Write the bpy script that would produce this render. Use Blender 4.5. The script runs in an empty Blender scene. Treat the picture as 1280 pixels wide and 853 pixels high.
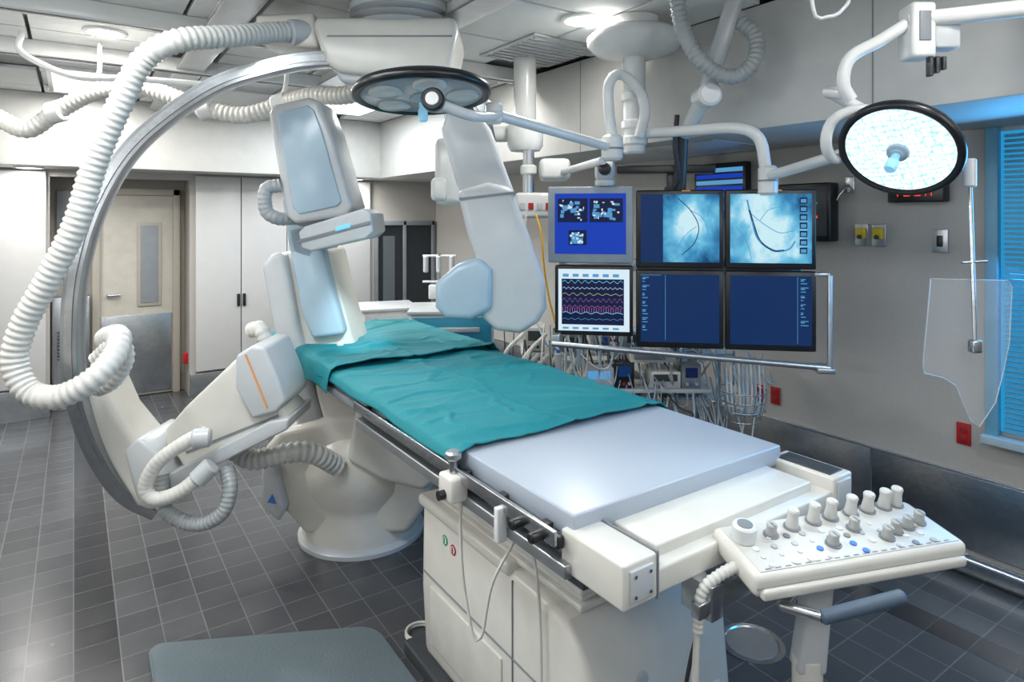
import bpy, bmesh, math, random
from mathutils import Vector, Matrix, noise
random.seed(7)
TH = math.radians(34.4)
I = Matrix.Identity(4)
VM = Matrix.Rotation(-TH, 4, 'Z')      # diagonal survey frame (x right, y depth, z up)
def T(x, y, z): return Matrix.Translation((x, y, z))
def RZ(a): return Matrix.Rotation(math.radians(a), 4, 'Z')
def RX(a): return Matrix.Rotation(math.radians(a), 4, 'X')

# ---------------------------------------------------------------- materials
def pbr(name, col, rough=0.5, metal=0.0, var=0.06, bump=0.0, scale=12.0, trans=0.0, alpha=1.0, emis=None, es=0.0, spec=0.5):
    m = bpy.data.materials.new(name); m.use_nodes = True
    nt = m.node_tree; b = nt.nodes['Principled BSDF']
    tc = nt.nodes.new('ShaderNodeTexCoord')
    nz = nt.nodes.new('ShaderNodeTexNoise'); nz.inputs['Scale'].default_value = scale; nz.inputs['Detail'].default_value = 4
    nt.links.new(tc.outputs['Object'], nz.inputs['Vector'])
    cr = nt.nodes.new('ShaderNodeValToRGB')
    cr.color_ramp.elements[0].position = 0.3; cr.color_ramp.elements[1].position = 0.7
    cr.color_ramp.elements[0].color = tuple(max(0, c*(1-var)) for c in col)+(1,)
    cr.color_ramp.elements[1].color = tuple(min(1, c*(1+var)) for c in col)+(1,)
    nt.links.new(nz.outputs['Fac'], cr.inputs['Fac']); nt.links.new(cr.outputs['Color'], b.inputs['Base Color'])
    b.inputs['Roughness'].default_value = rough; b.inputs['Metallic'].default_value = metal
    b.inputs['Specular IOR Level'].default_value = spec
    b.inputs['Transmission Weight'].default_value = trans; b.inputs['Alpha'].default_value = alpha
    if emis:
        b.inputs['Emission Color'].default_value = emis+(1,); b.inputs['Emission Strength'].default_value = es
    if bump:
        bp = nt.nodes.new('ShaderNodeBump'); bp.inputs['Strength'].default_value = bump; bp.inputs['Distance'].default_value = 0.01
        nt.links.new(nz.outputs['Fac'], bp.inputs['Height']); nt.links.new(bp.outputs['Normal'], b.inputs['Normal'])
    return m
SK = 0.72
def emi(name, col, s): return pbr(name, (0.01, 0.01, 0.01), 0.35, emis=col, es=s*SK, spec=0.12)

WHITE = pbr('cream_plastic', (0.65, 0.63, 0.575), 0.24, var=.03)
WHITE2 = pbr('white_enamel', (0.68, 0.69, 0.68), 0.20, var=.03)
LGREY = pbr('light_grey_plastic', (0.50, 0.52, 0.53), 0.26, var=.03)
COOL = pbr('cool_grey_plastic', (0.36, 0.47, 0.55), 0.24, var=.03)
MGREY = pbr('mid_grey_plastic', (0.20, 0.22, 0.24), 0.4)
DGREY = pbr('dark_grey', (0.045, 0.05, 0.055), 0.4)
BLACK = pbr('black_plastic', (0.010, 0.011, 0.013), 0.3)
STEEL = pbr('brushed_steel', (0.50, 0.52, 0.54), 0.26, 1.0, 0.1, 0.05, 40)
ALU = pbr('satin_aluminium', (0.50, 0.52, 0.54), 0.30, 0.9)
RING = pbr('c_ring_metal', (0.40, 0.42, 0.44), 0.25, 0.9)
HOSE = pbr('hose_plastic', (0.62, 0.61, 0.57), 0.34)
HOSEG = pbr('hose_grey', (0.34, 0.365, 0.37), 0.34)
MATTR = pbr('mattress_vinyl', (0.385, 0.43, 0.49), 0.32, var=.012, scale=3)
TEAL = pbr('teal_cotton', (0.0, 0.20, 0.235), 0.7, var=0.10, bump=0.12, scale=160)
TEALP = pbr('teal_enamel', (0.03, 0.28, 0.42), 0.4)
WALL = pbr('wall_paint', (0.40, 0.385, 0.36), 0.55, var=0.03, bump=0.02, scale=60)
WALLB = pbr('wall_paint_beige', (0.30, 0.275, 0.24), 0.7, var=0.02)
CEIL = pbr('ceiling_panel', (0.76, 0.77, 0.76), 0.6, var=0.03)
CEILD = pbr('ceiling_recess', (0.26, 0.27, 0.27), 0.6)
CAB = pbr('cabinet_laminate', (0.50, 0.50, 0.495), 0.28, var=0.02)
DOORM = pbr('door_paint', (0.34, 0.315, 0.27), 0.45, var=0.03)
RED = pbr('red_plastic', (0.38, 0.010, 0.013), 0.4)
YEL = pbr('yellow_plastic', (0.65, 0.5, 0.03), 0.4)
GREEN = pbr('green_label', (0.02, 0.3, 0.12), 0.5)
ORANGE = pbr('orange_line', (0.75, 0.30, 0.08), 0.5)
BLUEP = pbr('blue_label', (0.05, 0.2, 0.6), 0.4)
RUBBER = pbr('rubber_mat', (0.12, 0.155, 0.17), 0.5, bump=0.3, scale=150)
GRIP = pbr('grip_blue_grey', (0.07, 0.105, 0.15), 0.45)
CABLE = pbr('cable_white', (0.6, 0.59, 0.54), 0.5)
CABB = pbr('cable_black', (0.03, 0.03, 0.035), 0.5)
CABY = pbr('cable_yellow', (0.8, 0.45, 0.04), 0.5)
GLASSD = pbr('dark_glass', (0.015, 0.02, 0.025), 0.08)
ACRYL = pbr('clear_acrylic', (0.8, 0.85, 0.9), 0.08, alpha=0.09)
ACEDGE = pbr('acrylic_edge', (0.55, 0.6, 0.62), 0.2, alpha=0.5)
LAMPOFF = pbr('lamp_lens', (0.34, 0.39, 0.43), 0.12)
DOWN = emi('downlight_glow', (1.0, 0.97, 0.9), 11)
BLUEH = pbr('handle_blue', (0.3, 0.62, 0.8), 0.3, emis=(0.25, 0.6, 0.9), es=0.2)
SCR_BLUE = emi('screen_navy', (0.002, 0.024, 0.105), 1.0)
SCR_ROY = emi('screen_royal', (0.005, 0.045, 0.45), 1.0)
SCR_WH = emi('screen_white', (0.70, 0.85, 0.95), 1.0)
SCR_DK = emi('screen_dark', (0.002, 0.008, 0.05), 1.0)
E_CY = emi('px_cyan', (0.2, 0.7, 1.0), 1.2); E_TX = emi('px_text', (0.12, 0.40, 0.75), 0.8)
E_RED = emi('px_red', (1.0, 0.05, 0.03), 1.3); E_PNK = emi('px_pink', (0.55, 0.16, 0.5), 0.9); E_YEL = emi('px_yellow', (0.7, 0.7, 0.3), 0.8)
E_GRN = emi('px_green', (0.1, 0.6, 0.3), .6); E_BLK = emi('px_black', (0.01, 0.07, 0.17), 1.0); E_SOFT = emi('px_soft', (0.08, 0.34, 0.60), 1.0)

def xray_mat(name, off, cen, dark):
    m = bpy.data.materials.new(name); m.use_nodes = True; nt = m.node_tree; b = nt.nodes['Principled BSDF']
    tc = nt.nodes.new('ShaderNodeTexCoord'); mp = nt.nodes.new('ShaderNodeMapping'); mp.inputs['Location'].default_value = off
    nt.links.new(tc.outputs['Generated'], mp.inputs['Vector'])
    nz = nt.nodes.new('ShaderNodeTexNoise'); nz.inputs['Scale'].default_value = 2.0; nz.inputs['Detail'].default_value = 6; nz.inputs['Distortion'].default_value = .3
    nt.links.new(mp.outputs['Vector'], nz.inputs['Vector'])
    n2 = nt.nodes.new('ShaderNodeTexNoise'); n2.inputs['Scale'].default_value = 9; n2.inputs['Detail'].default_value = 3
    nt.links.new(mp.outputs['Vector'], n2.inputs['Vector'])
    vd = nt.nodes.new('ShaderNodeVectorMath'); vd.operation = 'DISTANCE'; vd.inputs[1].default_value = cen
    nt.links.new(tc.outputs['Generated'], vd.inputs[0])
    a = nt.nodes.new('ShaderNodeMath'); a.operation = 'MULTIPLY_ADD'; a.inputs[1].default_value = -0.95; a.inputs[2].default_value = dark
    nt.links.new(vd.outputs['Value'], a.inputs[0])
    c2 = nt.nodes.new('ShaderNodeMath'); c2.operation = 'MULTIPLY_ADD'; c2.inputs[1].default_value = 1.5
    nt.links.new(nz.outputs['Fac'], c2.inputs[0]); nt.links.new(a.outputs[0], c2.inputs[2])
    c3 = nt.nodes.new('ShaderNodeMath'); c3.operation = 'MULTIPLY_ADD'; c3.inputs[1].default_value = 0.25
    nt.links.new(n2.outputs['Fac'], c3.inputs[0]); nt.links.new(c2.outputs[0], c3.inputs[2])
    cr = nt.nodes.new('ShaderNodeValToRGB'); e = cr.color_ramp.elements
    e[0].position = 0.25; e[0].color = (0.005, 0.06, 0.18, 1); e[1].position = 1.0; e[1].color = (0.60, 0.86, 0.94, 1)
    k = cr.color_ramp.elements.new(0.5); k.color = (0.04, 0.26, 0.50, 1)
    k = cr.color_ramp.elements.new(0.78); k.color = (0.16, 0.54, 0.78, 1)
    nt.links.new(c3.outputs[0], cr.inputs['Fac']); nt.links.new(cr.outputs['Color'], b.inputs['Emission Color'])
    b.inputs['Base Color'].default_value = (0.01, 0.01, 0.01, 1); b.inputs['Emission Strength'].default_value = 1.0*SK
    b.inputs['Specular IOR Level'].default_value = .12
    return m
def lens_mat():
    m = bpy.data.materials.new('lamp_led_lens'); m.use_nodes = True; nt = m.node_tree; b = nt.nodes['Principled BSDF']
    tc = nt.nodes.new('ShaderNodeTexCoord'); v = nt.nodes.new('ShaderNodeTexVoronoi'); v.inputs['Scale'].default_value = 75; v.inputs['Randomness'].default_value = .5
    nt.links.new(tc.outputs['Object'], v.inputs['Vector'])
    cr = nt.nodes.new('ShaderNodeValToRGB'); e = cr.color_ramp.elements
    e[0].position = 0.3; e[0].color = (0.88, 0.98, 1, 1); e[1].position = 0.8; e[1].color = (0.20, 0.46, 0.62, 1)
    nt.links.new(v.outputs['Distance'], cr.inputs['Fac']); nt.links.new(cr.outputs['Color'], b.inputs['Emission Color'])
    b.inputs['Emission Strength'].default_value = 1.15; b.inputs['Base Color'].default_value = (0.2, 0.3, 0.4, 1)
    return m
def tile_mat(name, c1, c2, mort):
    m = bpy.data.materials.new(name); m.use_nodes = True; nt = m.node_tree; b = nt.nodes['Principled BSDF']
    tc = nt.nodes.new('ShaderNodeTexCoord')
    br = nt.nodes.new('ShaderNodeTexBrick'); br.offset = 0; br.squash = 1
    br.inputs['Scale'].default_value = 1; br.inputs['Brick Width'].default_value = 0.152; br.inputs['Row Height'].default_value = 0.152
    br.inputs['Mortar Size'].default_value = 0.0028; br.inputs['Mortar Smooth'].default_value = 0.1
    br.inputs['Color1'].default_value = c1+(1,); br.inputs['Color2'].default_value = c2+(1,); br.inputs['Mortar'].default_value = mort+(1,)
    nt.links.new(tc.outputs['Object'], br.inputs['Vector'])
    nz = nt.nodes.new('ShaderNodeTexNoise'); nz.inputs['Scale'].default_value = 10; nz.inputs['Detail'].default_value = 3
    nt.links.new(tc.outputs['Object'], nz.inputs['Vector'])
    mx = nt.nodes.new('ShaderNodeMixRGB'); mx.blend_type = 'MULTIPLY'; mx.inputs['Fac'].default_value = 0.3
    cr = nt.nodes.new('ShaderNodeValToRGB'); cr.color_ramp.elements[0].color = (0.6, 0.6, 0.6, 1); cr.color_ramp.elements[1].color = (1.3, 1.3, 1.3, 1)
    nt.links.new(nz.outputs['Fac'], cr.inputs['Fac'])
    nt.links.new(br.outputs['Color'], mx.inputs['Color1']); nt.links.new(cr.outputs['Color'], mx.inputs['Color2'])
    nt.links.new(mx.outputs['Color'], b.inputs['Base Color'])
    mr = nt.nodes.new('ShaderNodeMapRange'); mr.inputs['To Min'].default_value = 0.19; mr.inputs['To Max'].default_value = 0.30
    nt.links.new(nz.outputs['Fac'], mr.inputs['Value']); nt.links.new(mr.outputs['Result'], b.inputs['Roughness'])
    bp = nt.nodes.new('ShaderNodeBump'); bp.inputs['Strength'].default_value = 0.25; bp.inputs['Distance'].default_value = 0.004; bp.invert = True
    nt.links.new(br.outputs['Fac'], bp.inputs['Height']); nt.links.new(bp.outputs['Normal'], b.inputs['Normal'])
    return m
FLOOR = tile_mat('slate_tile', (0.046, 0.049, 0.054), (0.070, 0.073, 0.079), (0.13, 0.13, 0.13))
FLOORD = tile_mat('slate_tile_dark', (0.012, 0.014, 0.018), (0.020, 0.022, 0.027), (0.07, 0.07, 0.07))

# ---------------------------------------------------------------- builders
def root(name, loc=(0, 0, 0)):
    e = bpy.data.objects.new(name, None); e.empty_display_size = 0.1
    bpy.context.collection.objects.link(e); e.location = loc
    return e
def fin(bm, name, mat, par=None, M=I, ang=40):
    bmesh.ops.recalc_face_normals(bm, faces=bm.faces[:])
    me = bpy.data.meshes.new(name); bm.to_mesh(me); bm.free()
    for p in me.polygons: p.use_smooth = True
    me.set_sharp_from_angle(angle=math.radians(ang))
    me.transform(M); me.update()
    o = bpy.data.objects.new(name, me); bpy.context.collection.objects.link(o)
    me.materials.append(mat)
    if par is not None:
        o.parent = par; o.matrix_parent_inverse = Matrix.Translation(-par.location)
    return o
def bev(bm, w, seg=3, lim=30):
    if w <= 0: return
    es = [e for e in bm.edges if len(e.link_faces) == 2 and e.calc_face_angle(0) > math.radians(lim)]
    bmesh.ops.bevel(bm, geom=es, offset=w, segments=seg, profile=0.5, affect='EDGES', clamp_overlap=True)
def box(name, xr, yr, zr, mat, par=None, b=0.004, M=I):
    bm = bmesh.new(); bmesh.ops.create_cube(bm, size=1)
    for v in bm.verts:
        v.co = Vector(((xr[0]+xr[1])/2+v.co.x*(xr[1]-xr[0]), (yr[0]+yr[1])/2+v.co.y*(yr[1]-yr[0]), (zr[0]+zr[1])/2+v.co.z*(zr[1]-zr[0])))
    bev(bm, b)
    return fin(bm, name, mat, par, M)
def prism(name, pts, d0, d1, mat, par=None, b=0.01, M=I, s=1.0, O=(0, 0, 0), seg=3, taper=1.0):
    bm = bmesh.new()
    cx = sum(p[0] for p in pts)/len(pts); cz = sum(p[1] for p in pts)/len(pts)
    f = [bm.verts.new((O[0]+s*p[0], O[1]+d0, O[2]+s*p[1])) for p in pts]
    k = [bm.verts.new((O[0]+s*(cx+(p[0]-cx)*taper), O[1]+d1, O[2]+s*(cz+(p[1]-cz)*taper))) for p in pts]
    n = len(pts)
    bm.faces.new(f); bm.faces.new(k[::-1])
    for i in range(n): bm.faces.new((f[i], k[i], k[(i+1) % n], f[(i+1) % n]))
    bmesh.ops.recalc_face_normals(bm, faces=bm.faces[:])
    if b > 0:
        es = [e for e in bm.edges if e.calc_face_angle(0) > math.radians(50)]
        bmesh.ops.bevel(bm, geom=es, offset=b, segments=seg, profile=0.5, affect='EDGES', clamp_overlap=True)
    return fin(bm, name, mat, par, M, 35)
def basis(axis):
    a = Vector(axis).normalized(); u = a.orthogonal().normalized(); w = a.cross(u); return a, u, w
def lathe(name, prof, org, axis, mat, par=None, M=I, seg=32, caps=True, ang=35):
    a, u, w = basis(axis); org = Vector(org); bm = bmesh.new(); rings = []
    for r, h in prof:
        rings.append([bm.verts.new(org+a*h+(u*math.cos(2*math.pi*i/seg)+w*math.sin(2*math.pi*i/seg))*max(r, 1e-4)) for i in range(seg)])
    for j in range(len(rings)-1):
        for i in range(seg): bm.faces.new((rings[j][i], rings[j][(i+1) % seg], rings[j+1][(i+1) % seg], rings[j+1][i]))
    if caps: bm.faces.new(rings[0][::-1]); bm.faces.new(rings[-1])
    return fin(bm, name, mat, par, M, ang)
def cyl(name, p1, p2, r, mat, par=None, M=I, seg=20, r2=None, b=0.0):
    p1 = Vector(p1); p2 = Vector(p2); L = (p2-p1).length; r2 = r if r2 is None else r2
    b = min(b, r*0.4, L*0.4)
    prof = [(r-b, 0), (r, b), (r2, L-b), (r2-b, L)] if b > 0 else [(r, 0), (r2, L)]
    return lathe(name, prof, p1, p2-p1, mat, par, M, seg)
def catmull(pts, step):
    P = [Vector(p) for p in pts]; P = [P[0]*2-P[1]]+P+[P[-1]*2-P[-2]]; out = []
    for i in range(1, len(P)-2):
        p0, p1, p2, p3 = P[i-1:i+3]; n = max(2, int((p2-p1).length/0.01))
        for k in range(n):
            t = k/n
            out.append(0.5*((2*p1)+(p2-p0)*t+(2*p0-5*p1+4*p2-p3)*t*t+(3*p1-p0-3*p2+p3)*t**3))
    out.append(P[-2]); acc = [0]
    for i in range(1, len(out)): acc.append(acc[-1]+(out[i]-out[i-1]).length)
    L = acc[-1]; n = max(2, int(L/step)); res = []; j = 0
    for k in range(n+1):
        s = L*k/n
        while j < len(acc)-2 and acc[j+1] < s: j += 1
        t = (s-acc[j])/max(1e-9, acc[j+1]-acc[j]); res.append(out[j].lerp(out[j+1], min(1, t)))
    return res
def sweep(name, pts, r, mat, par=None, M=I, corr=0.0, pitch=0.022, sides=12, step=0.02, sec=None, bdir=None, straight=False):
    if corr: step = pitch/4
    P = [Vector(p) for p in pts] if straight else catmull(pts, step)
    bm = bmesh.new(); rings = []; up = None
    for i, p in enumerate(P):
        t = (P[min(i+1, len(P)-1)]-P[max(i-1, 0)]).normalized()
        if bdir is not None:
            bb = Vector(bdir); n = bb.cross(t).normalized(); bb = t.cross(n).normalized()
        else:
            if up is None: up = t.orthogonal().normalized()
            up = (up-t*up.dot(t)).normalized(); n = up; bb = t.cross(n)
        if sec: ring = [bm.verts.new(p+n*a+bb*c) for a, c in sec]
        else:
            rr = r*(1-corr*(0, 0.5, 1, 0.5)[i % 4]) if corr else r
            ring = [bm.verts.new(p+(n*math.cos(2*math.pi*k/sides)+bb*math.sin(2*math.pi*k/sides))*rr) for k in range(sides)]
        rings.append(ring)
    m = len(rings[0])
    for j in range(len(rings)-1):
        for i in range(m): bm.faces.new((rings[j][i], rings[j][(i+1) % m], rings[j+1][(i+1) % m], rings[j+1][i]))
    bm.faces.new(rings[0][::-1]); bm.faces.new(rings[-1])
    return fin(bm, name, mat, par, M, 60 if not sec else 35)
def ribbon(name, lines, w, y, mat, par, M):
    bm = bmesh.new()
    for pts in lines:
        vs = [(bm.verts.new((x, y, z-w/2)), bm.verts.new((x, y, z+w/2))) for x, z in pts]
        for i in range(len(vs)-1): bm.faces.new((vs[i][0], vs[i+1][0], vs[i+1][1], vs[i][1]))
    return fin(bm, name, mat, par, M)
def quads(name, rects, y, mat, par, M):
    bm = bmesh.new()
    for x0, x1, z0, z1 in rects:
        bm.faces.new([bm.verts.new(c) for c in ((x0, y, z0), (x1, y, z0), (x1, y, z1), (x0, y, z1))])
    return fin(bm, name, mat, par, M)

# ---------------------------------------------------------------- room shell
XR, YB, XL, YF, ZC, ZS, XS = 3.53, 6.75, -2.6, -1.8, 2.70, 2.12, 2.65
box('floor', (XL-.1, XR+.1), (YF-.1, 7.25), (-.1, 0), FLOOR, None, 0)
fl = root('trim_1')
box('inlay_long', (-0.0, 0.152*.98), (YF, YB), (0.0, 0.0012), FLOORD, fl, 0)
box('inlay_cross', (0.152, XR-.06), (0.304, 0.456), (0.0, 0.0012), FLOORD, fl, 0)
box('inlay_cross_far', (0.152, XR-.06), (5.168, 5.32), (0.0, 0.0012), FLOORD, fl, 0)
box('inlay_right', (2.888, 3.04), (0.456, 5.168), (0.0, 0.0012), FLOORD, fl, 0)
w = root('wall_right'); box('face', (XR, XR+.1), (YF, YB), (0, ZC), WALL, w, 0)
box('wall_left', (XL-.1, XL), (YF, 7.25), (0, ZC), WALL, None, 0)
box('wall_front', (XL-.1, XR+.1), (YF-.1, YF), (0, ZC), WALL, None, 0)
w = root('wall_back')
box('left_part', (XL, -.17), (YB, YB+.1), (0, ZC), WALL, w, 0)
box('right_part', (.91, XR), (YB, YB+.1), (0, ZC), WALL, w, 0)
box('over_recess', (-.17, .91), (YB, YB+.1), (2.06, ZC), WALL, w, 0)
box('recess_back', (-.27, 1.01), (7.1, 7.2), (0, ZC), WALLB, w, 0)
box('recess_side_a', (-.27, -.17), (YB+.1, 7.1), (0, ZC), WALLB, w, 0)
box('recess_side_b', (.91, 1.01), (YB+.1, 7.1), (0, ZC), WALLB, w, 0)
box('recess_top', (-.27, 1.01), (YB+.1, 7.1), (2.06, 2.16), WALLB, w, 0)
s = root('wall_soffit')
SOF = pbr('soffit_paint', (0.52, 0.52, 0.50), 0.6, var=0.03)
box('soffit_right', (XS, XR), (YF, YB), (ZS, ZC), SOF, s, 0.004)
box('soffit_back', (XL, XS), (6.3, YB), (ZS, ZC), SOF, s, 0.004)
for yy in (1.3, 3.1, 4.9): box('soffit_joint', (XS-.002, XS), (yy, yy+.006), (ZS, ZC), MGREY, s, 0)
c = root('ceiling')
box('slab', (XL-.1, XR+.1), (YF-.1, 7.25), (ZC+.06, ZC+.16), CEILD, c, 0)
xs = [XL, -2.0, -1.4, -.8, -.2, .45, 0.75, 1.35, 1.62, 2.2, XS]
ys = [YF+.6*i for i in range(14)]+[6.3]
k = 0
for i in range(len(xs)-1):
    for j in range(len(ys)-1):
        if ys[j+1]-ys[j] < .05: continue
        k += 1
        h = (i*7+j*5) % 9
        mt, z = (CEIL, ZC)
        if h == 4: mt, z = (CEILD, ZC+.03)
        if h == 7: mt, z = (LGREY, ZC+.015)
        box('panel_%d' % k, (xs[i]+.010, xs[i+1]-.010), (ys[j]+.010, ys[j+1]-.010), (z, z+.03), mt, c, 0.003)
r = root('ceiling_rail')
for xx in (.60, 1.48):
    box('rail_%d' % int(xx*10), (xx-.05, xx+.05), (-.4, 6.25), (ZC-.07, ZC), WHITE2, r, .006)
    box('rail_lip', (xx-.075, xx+.075), (-.4, 6.25), (ZC-.075, ZC-.062), ALU, r, .002)
r = root('ceiling_rail')
for yy in (1.2, 3.55, 4.5):
    box('cross', (-1.6, 2.55), (yy-.05, yy+.05), (ZC-.085, ZC-.001), WHITE2, r, .006)
    box('cross_slot', (-1.6, 2.55), (yy-.014, yy+.014), (ZC-.088, ZC-.082), DGREY, r, 0)
v = root('ceiling_vent')
for k, (a, b2) in enumerate(((2.3, 3.05), (2.3, 4.2), (-.7, 3.7), (-.7, 5.2))):
    box('frame_%d' % k, (a-.26, a+.26), (b2-.28, b2+.28), (ZC-.012, ZC), ALU, v, .003)
    for q in range(9): box('louvre', (a-.23, a+.23), (b2-.25+q*.058, b2-.25+q*.058+.02), (ZC-.02, ZC-.01), LGREY, v, 0)
def downlight(x, y, z, wt=9):
    d = root('recessed_downlight', (x, y, z))
    lathe('trim_ring', [(.105, 0), (.105, -.012), (.085, -.014), (.08, -.004)], (x, y, z), (0, 0, 1), WHITE2, d)
    lathe('lens', [(.0, -.010), (.083, -.010), (.083, -.003)], (x, y, z), (0, 0, 1), DOWN, d, caps=False)
    l = bpy.data.lights.new('lamp', 'AREA'); l.shape = 'DISK'; l.size = .14; l.energy = wt; l.color = (1, .97, .92)
    o = bpy.data.objects.new('lamp', l); bpy.context.collection.objects.link(o); o.location = (0, 0, -.02); o.parent = d
for x, y, e_ in ((.14, 4.05, 14), (2.1, 2.45, 9), (2.2, 3.62, 12), (.9, 5.0, 14), (-.9, 2.5, 11), (.3, 1.2, 5), (1.9, .4, 5)): downlight(x, y, ZC-.001, e_)
downlight(-.3, 6.52, ZS-.001, 6); downlight(2.45, 6.52, ZS-.001, 6)
TG = emi('troffer_glow', (.95, .97, 1.0), 1.5)
def troffer(x, y, sx, sy, e, col):
    d = root('ceiling_light_panel', (x, y, ZC))
    box('frame', (x-sx/2-.03, x+sx/2+.03), (y-sy/2-.03, y+sy/2+.03), (ZC-.02, ZC-.001), WHITE2, d, .003)
    box('diffuser', (x-sx/2, x+sx/2), (y-sy/2, y+sy/2), (ZC-.024, ZC-.018), TG, d, 0)
    l = bpy.data.lights.new('tubes', 'AREA'); l.shape = 'RECTANGLE'; l.size = sx; l.size_y = sy; l.energy = e; l.color = col
    o = bpy.data.objects.new('tubes', l); bpy.context.collection.objects.link(o); o.location = (0, 0, -.03); o.parent = d
troffer(-.1, 1.9, .35, 1.2, 24, (.90, .96, 1)); troffer(.95, .1, .6, 1.1, 7, (.86, .94, 1))
troffer(-1.6, 4.0, .5, 1.2, 36, (1, .98, .95)); troffer(2.1, -.9, .5, 1.1, 12, (.85, .94, 1)); troffer(-1.2, -.6, .6, 1.2, 20, (.98, .99, 1))
troffer(2.0, 5.3, .5, 1.1, 30, (.90, .96, 1)); troffer(.05, 5.6, .35, .9, 26, (1, .97, .93))
def ceiling_fill(x, y, dx, dy, e):  # fill added to brighten the ceiling, in invented wall housings out of view
    u = root('added_ceiling_fill', (x, y, 1.95))
    if dx: box('fill_housing', (x, x+.14*dx) if dx > 0 else (x+.14*dx, x), (y-.5, y+.5), (1.88, 1.94), WHITE2, u, .01)
    else: box('fill_housing', (x-.5, x+.5), (y, y+.14), (1.88, 1.94), WHITE2, u, .01)
    l = bpy.data.lights.new('tube', 'AREA'); l.shape = 'RECTANGLE'; l.size = .12 if dx else .9; l.size_y = .9 if dx else .12; l.energy = e; l.color = (.95, .98, 1)
    o = bpy.data.objects.new('tube', l); bpy.context.collection.objects.link(o)
    o.location = (.08*dx, .08*dy, .0); o.parent = u
    o.rotation_euler = Vector((dx*.9, dy*.9, 1)).to_track_quat('-Z', 'Y').to_euler()
for y_ in (.6, 2.4, 4.4): ceiling_fill(XL, y_, 1, 0, 18)
for x_ in (-.9, 1.6): ceiling_fill(x_, YF, 0, 1, 18)

b_ = root('baseboard_right')
yy = YF
while yy < YB-.1:
    y2 = min(yy+1.18, YB); box('steel_panel', (XR-.012, XR), (yy+.003, y2-.003), (.12, .47), STEEL, b_, .003); yy = y2
box('cove', (XR-.05, XR), (YF, YB), (0, .10), STEEL, b_, .03)
box('cap', (XR-.016, XR), (YF, YB), (.47, .482), ALU, b_, .002)
b_ = root('baseboard_back')
box('steel_left', (XL, -.17), (YB-.03, YB), (0, .26), STEEL, b_, .004)
box('steel_right', (.91, XR-.05), (YB-.03, YB), (0, .22), STEEL, b_, .004)
box('steel_recess', (-.17, .18), (7.08, 7.1), (0, .26), STEEL, b_, .004)
def cab(name, splits, z0, z1, hs):
    cb = root(name, (splits[0], YB, 0))
    for a, b2 in zip(splits[:-1], splits[1:]):
        box('door_leaf', (a+.004, b2-.004), (YB-.05, YB-.002), (z0, z1), CAB, cb, .004)
    for hx in hs:
        box('pull', (hx-.04, hx-.012), (YB-.068, YB-.048), (.84, .96), BLACK, cb, .004)
        box('pull', (hx+.012, hx+.04), (YB-.068, YB-.048), (.84, .96), BLACK, cb, .004)
cab('storage_cabinet', [.95, 1.36, 1.80, 2.24, 2.7], .24, 2.10, (1.36, 2.24))
cab('storage_cabinet', [-1.05, -.62, -.19], .28, 2.10, (-.62,))
d = root('door_1', (.5, 7.0, 0))
box('frame_l', (.14, .20), (7.02, 7.1), (0, 1.98), DOORM, d, .004); box('frame_r', (.80, .86), (7.02, 7.1), (0, 1.98), DOORM, d, .004)
box('frame_t', (.14, .86), (7.02, 7.1), (1.92, 1.98), DOORM, d, .004)
box('leaf', (.20, .80), (7.05, 7.09), (.01, 1.92), pbr('door_leaf', (.42, .40, .35), .45), d, .003)
box('lite_frame', (.50, .70), (7.035, 7.055), (.86, 1.66), DOORM, d, .004)
box('lite', (.525, .675), (7.03, 7.04), (.89, 1.63), MGREY, d, .002)
box('kick_plate', (.21, .79), (7.04, 7.052), (.03, .78), STEEL, d, .002)
cyl('lever', (.26, 7.02, .98), (.36, 7.02, .98), .012, STEEL, d); cyl('lever_stem', (.26, 7.02, .98), (.26, 7.06, .98), .012, STEEL, d)
st = root('steel_locker', (0, 6.95, 0))
box('body', (-.16, .12), (6.9, 7.07), (0, 1.0), STEEL, st, .006); box('vent', (-.12, .08), (6.892, 6.902), (.45, .7), DGREY, st, .002)
for q in range(8): box('slat', (-.12, .08), (6.886, 6.894), (.46+q*.03, .475+q*.03), STEEL, st, 0)
gp = root('electrical_panel', (0, 7.09, 1.5)); box('cover', (-.13, .1), (7.06, 7.1), (1.15, 1.95), MGREY, gp, .005)
ro = root('red_outlet', (.9, YB-.02, .35)); box('plate', (.87, .91), (6.85, 6.92), (.3, .40), RED, ro, .003)
wd = root('window_1', (3.1, YB, 1))
box('frame_t', (2.76, 3.5), (YB-.04, YB), (1.62, 1.67), MGREY, wd, .003); box('frame_b', (2.76, 3.5), (YB-.04, YB), (.60, .66), MGREY, wd, .003)
for xx in (2.76, 3.1, 3.46): box('mullion', (xx, xx+.035), (YB-.04, YB), (.6, 1.67), MGREY, wd, .003)
box('glass', (2.78, 3.48), (YB-.015, YB-.005), (.62, 1.65), GLASSD, wd, 0)
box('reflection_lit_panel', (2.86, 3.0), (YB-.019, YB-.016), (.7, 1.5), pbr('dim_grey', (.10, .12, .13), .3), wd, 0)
wd = root('window_2', (XR, .7, 1.4))
WG = emi('window_blue', (.015, .28, .58), 1.05)
box('glow_pane', (XR-.008, XR-.002), (.25, 1.16), (.72, 2.1), WG, wd, 0)
SL = pbr('blind_slat', (.08, .32, .50), .4)
for q in range(58): box('slat_%d' % q, (XR-.03, XR-.012), (.27, 1.14), (.73+q*.0235, .743+q*.0235), SL, wd, 0, )
for a in ((.2, .25), (1.16, 1.21), (.93, .95)): box('jamb', (XR-.045, XR), a, (.68, 2.12), pbr('blue_frame', (.12, .32, .45), .4), wd, .004)
box('sill', (XR-.07, XR), (.18, 1.22), (.66, .70), COOL, wd, .004)

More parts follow.
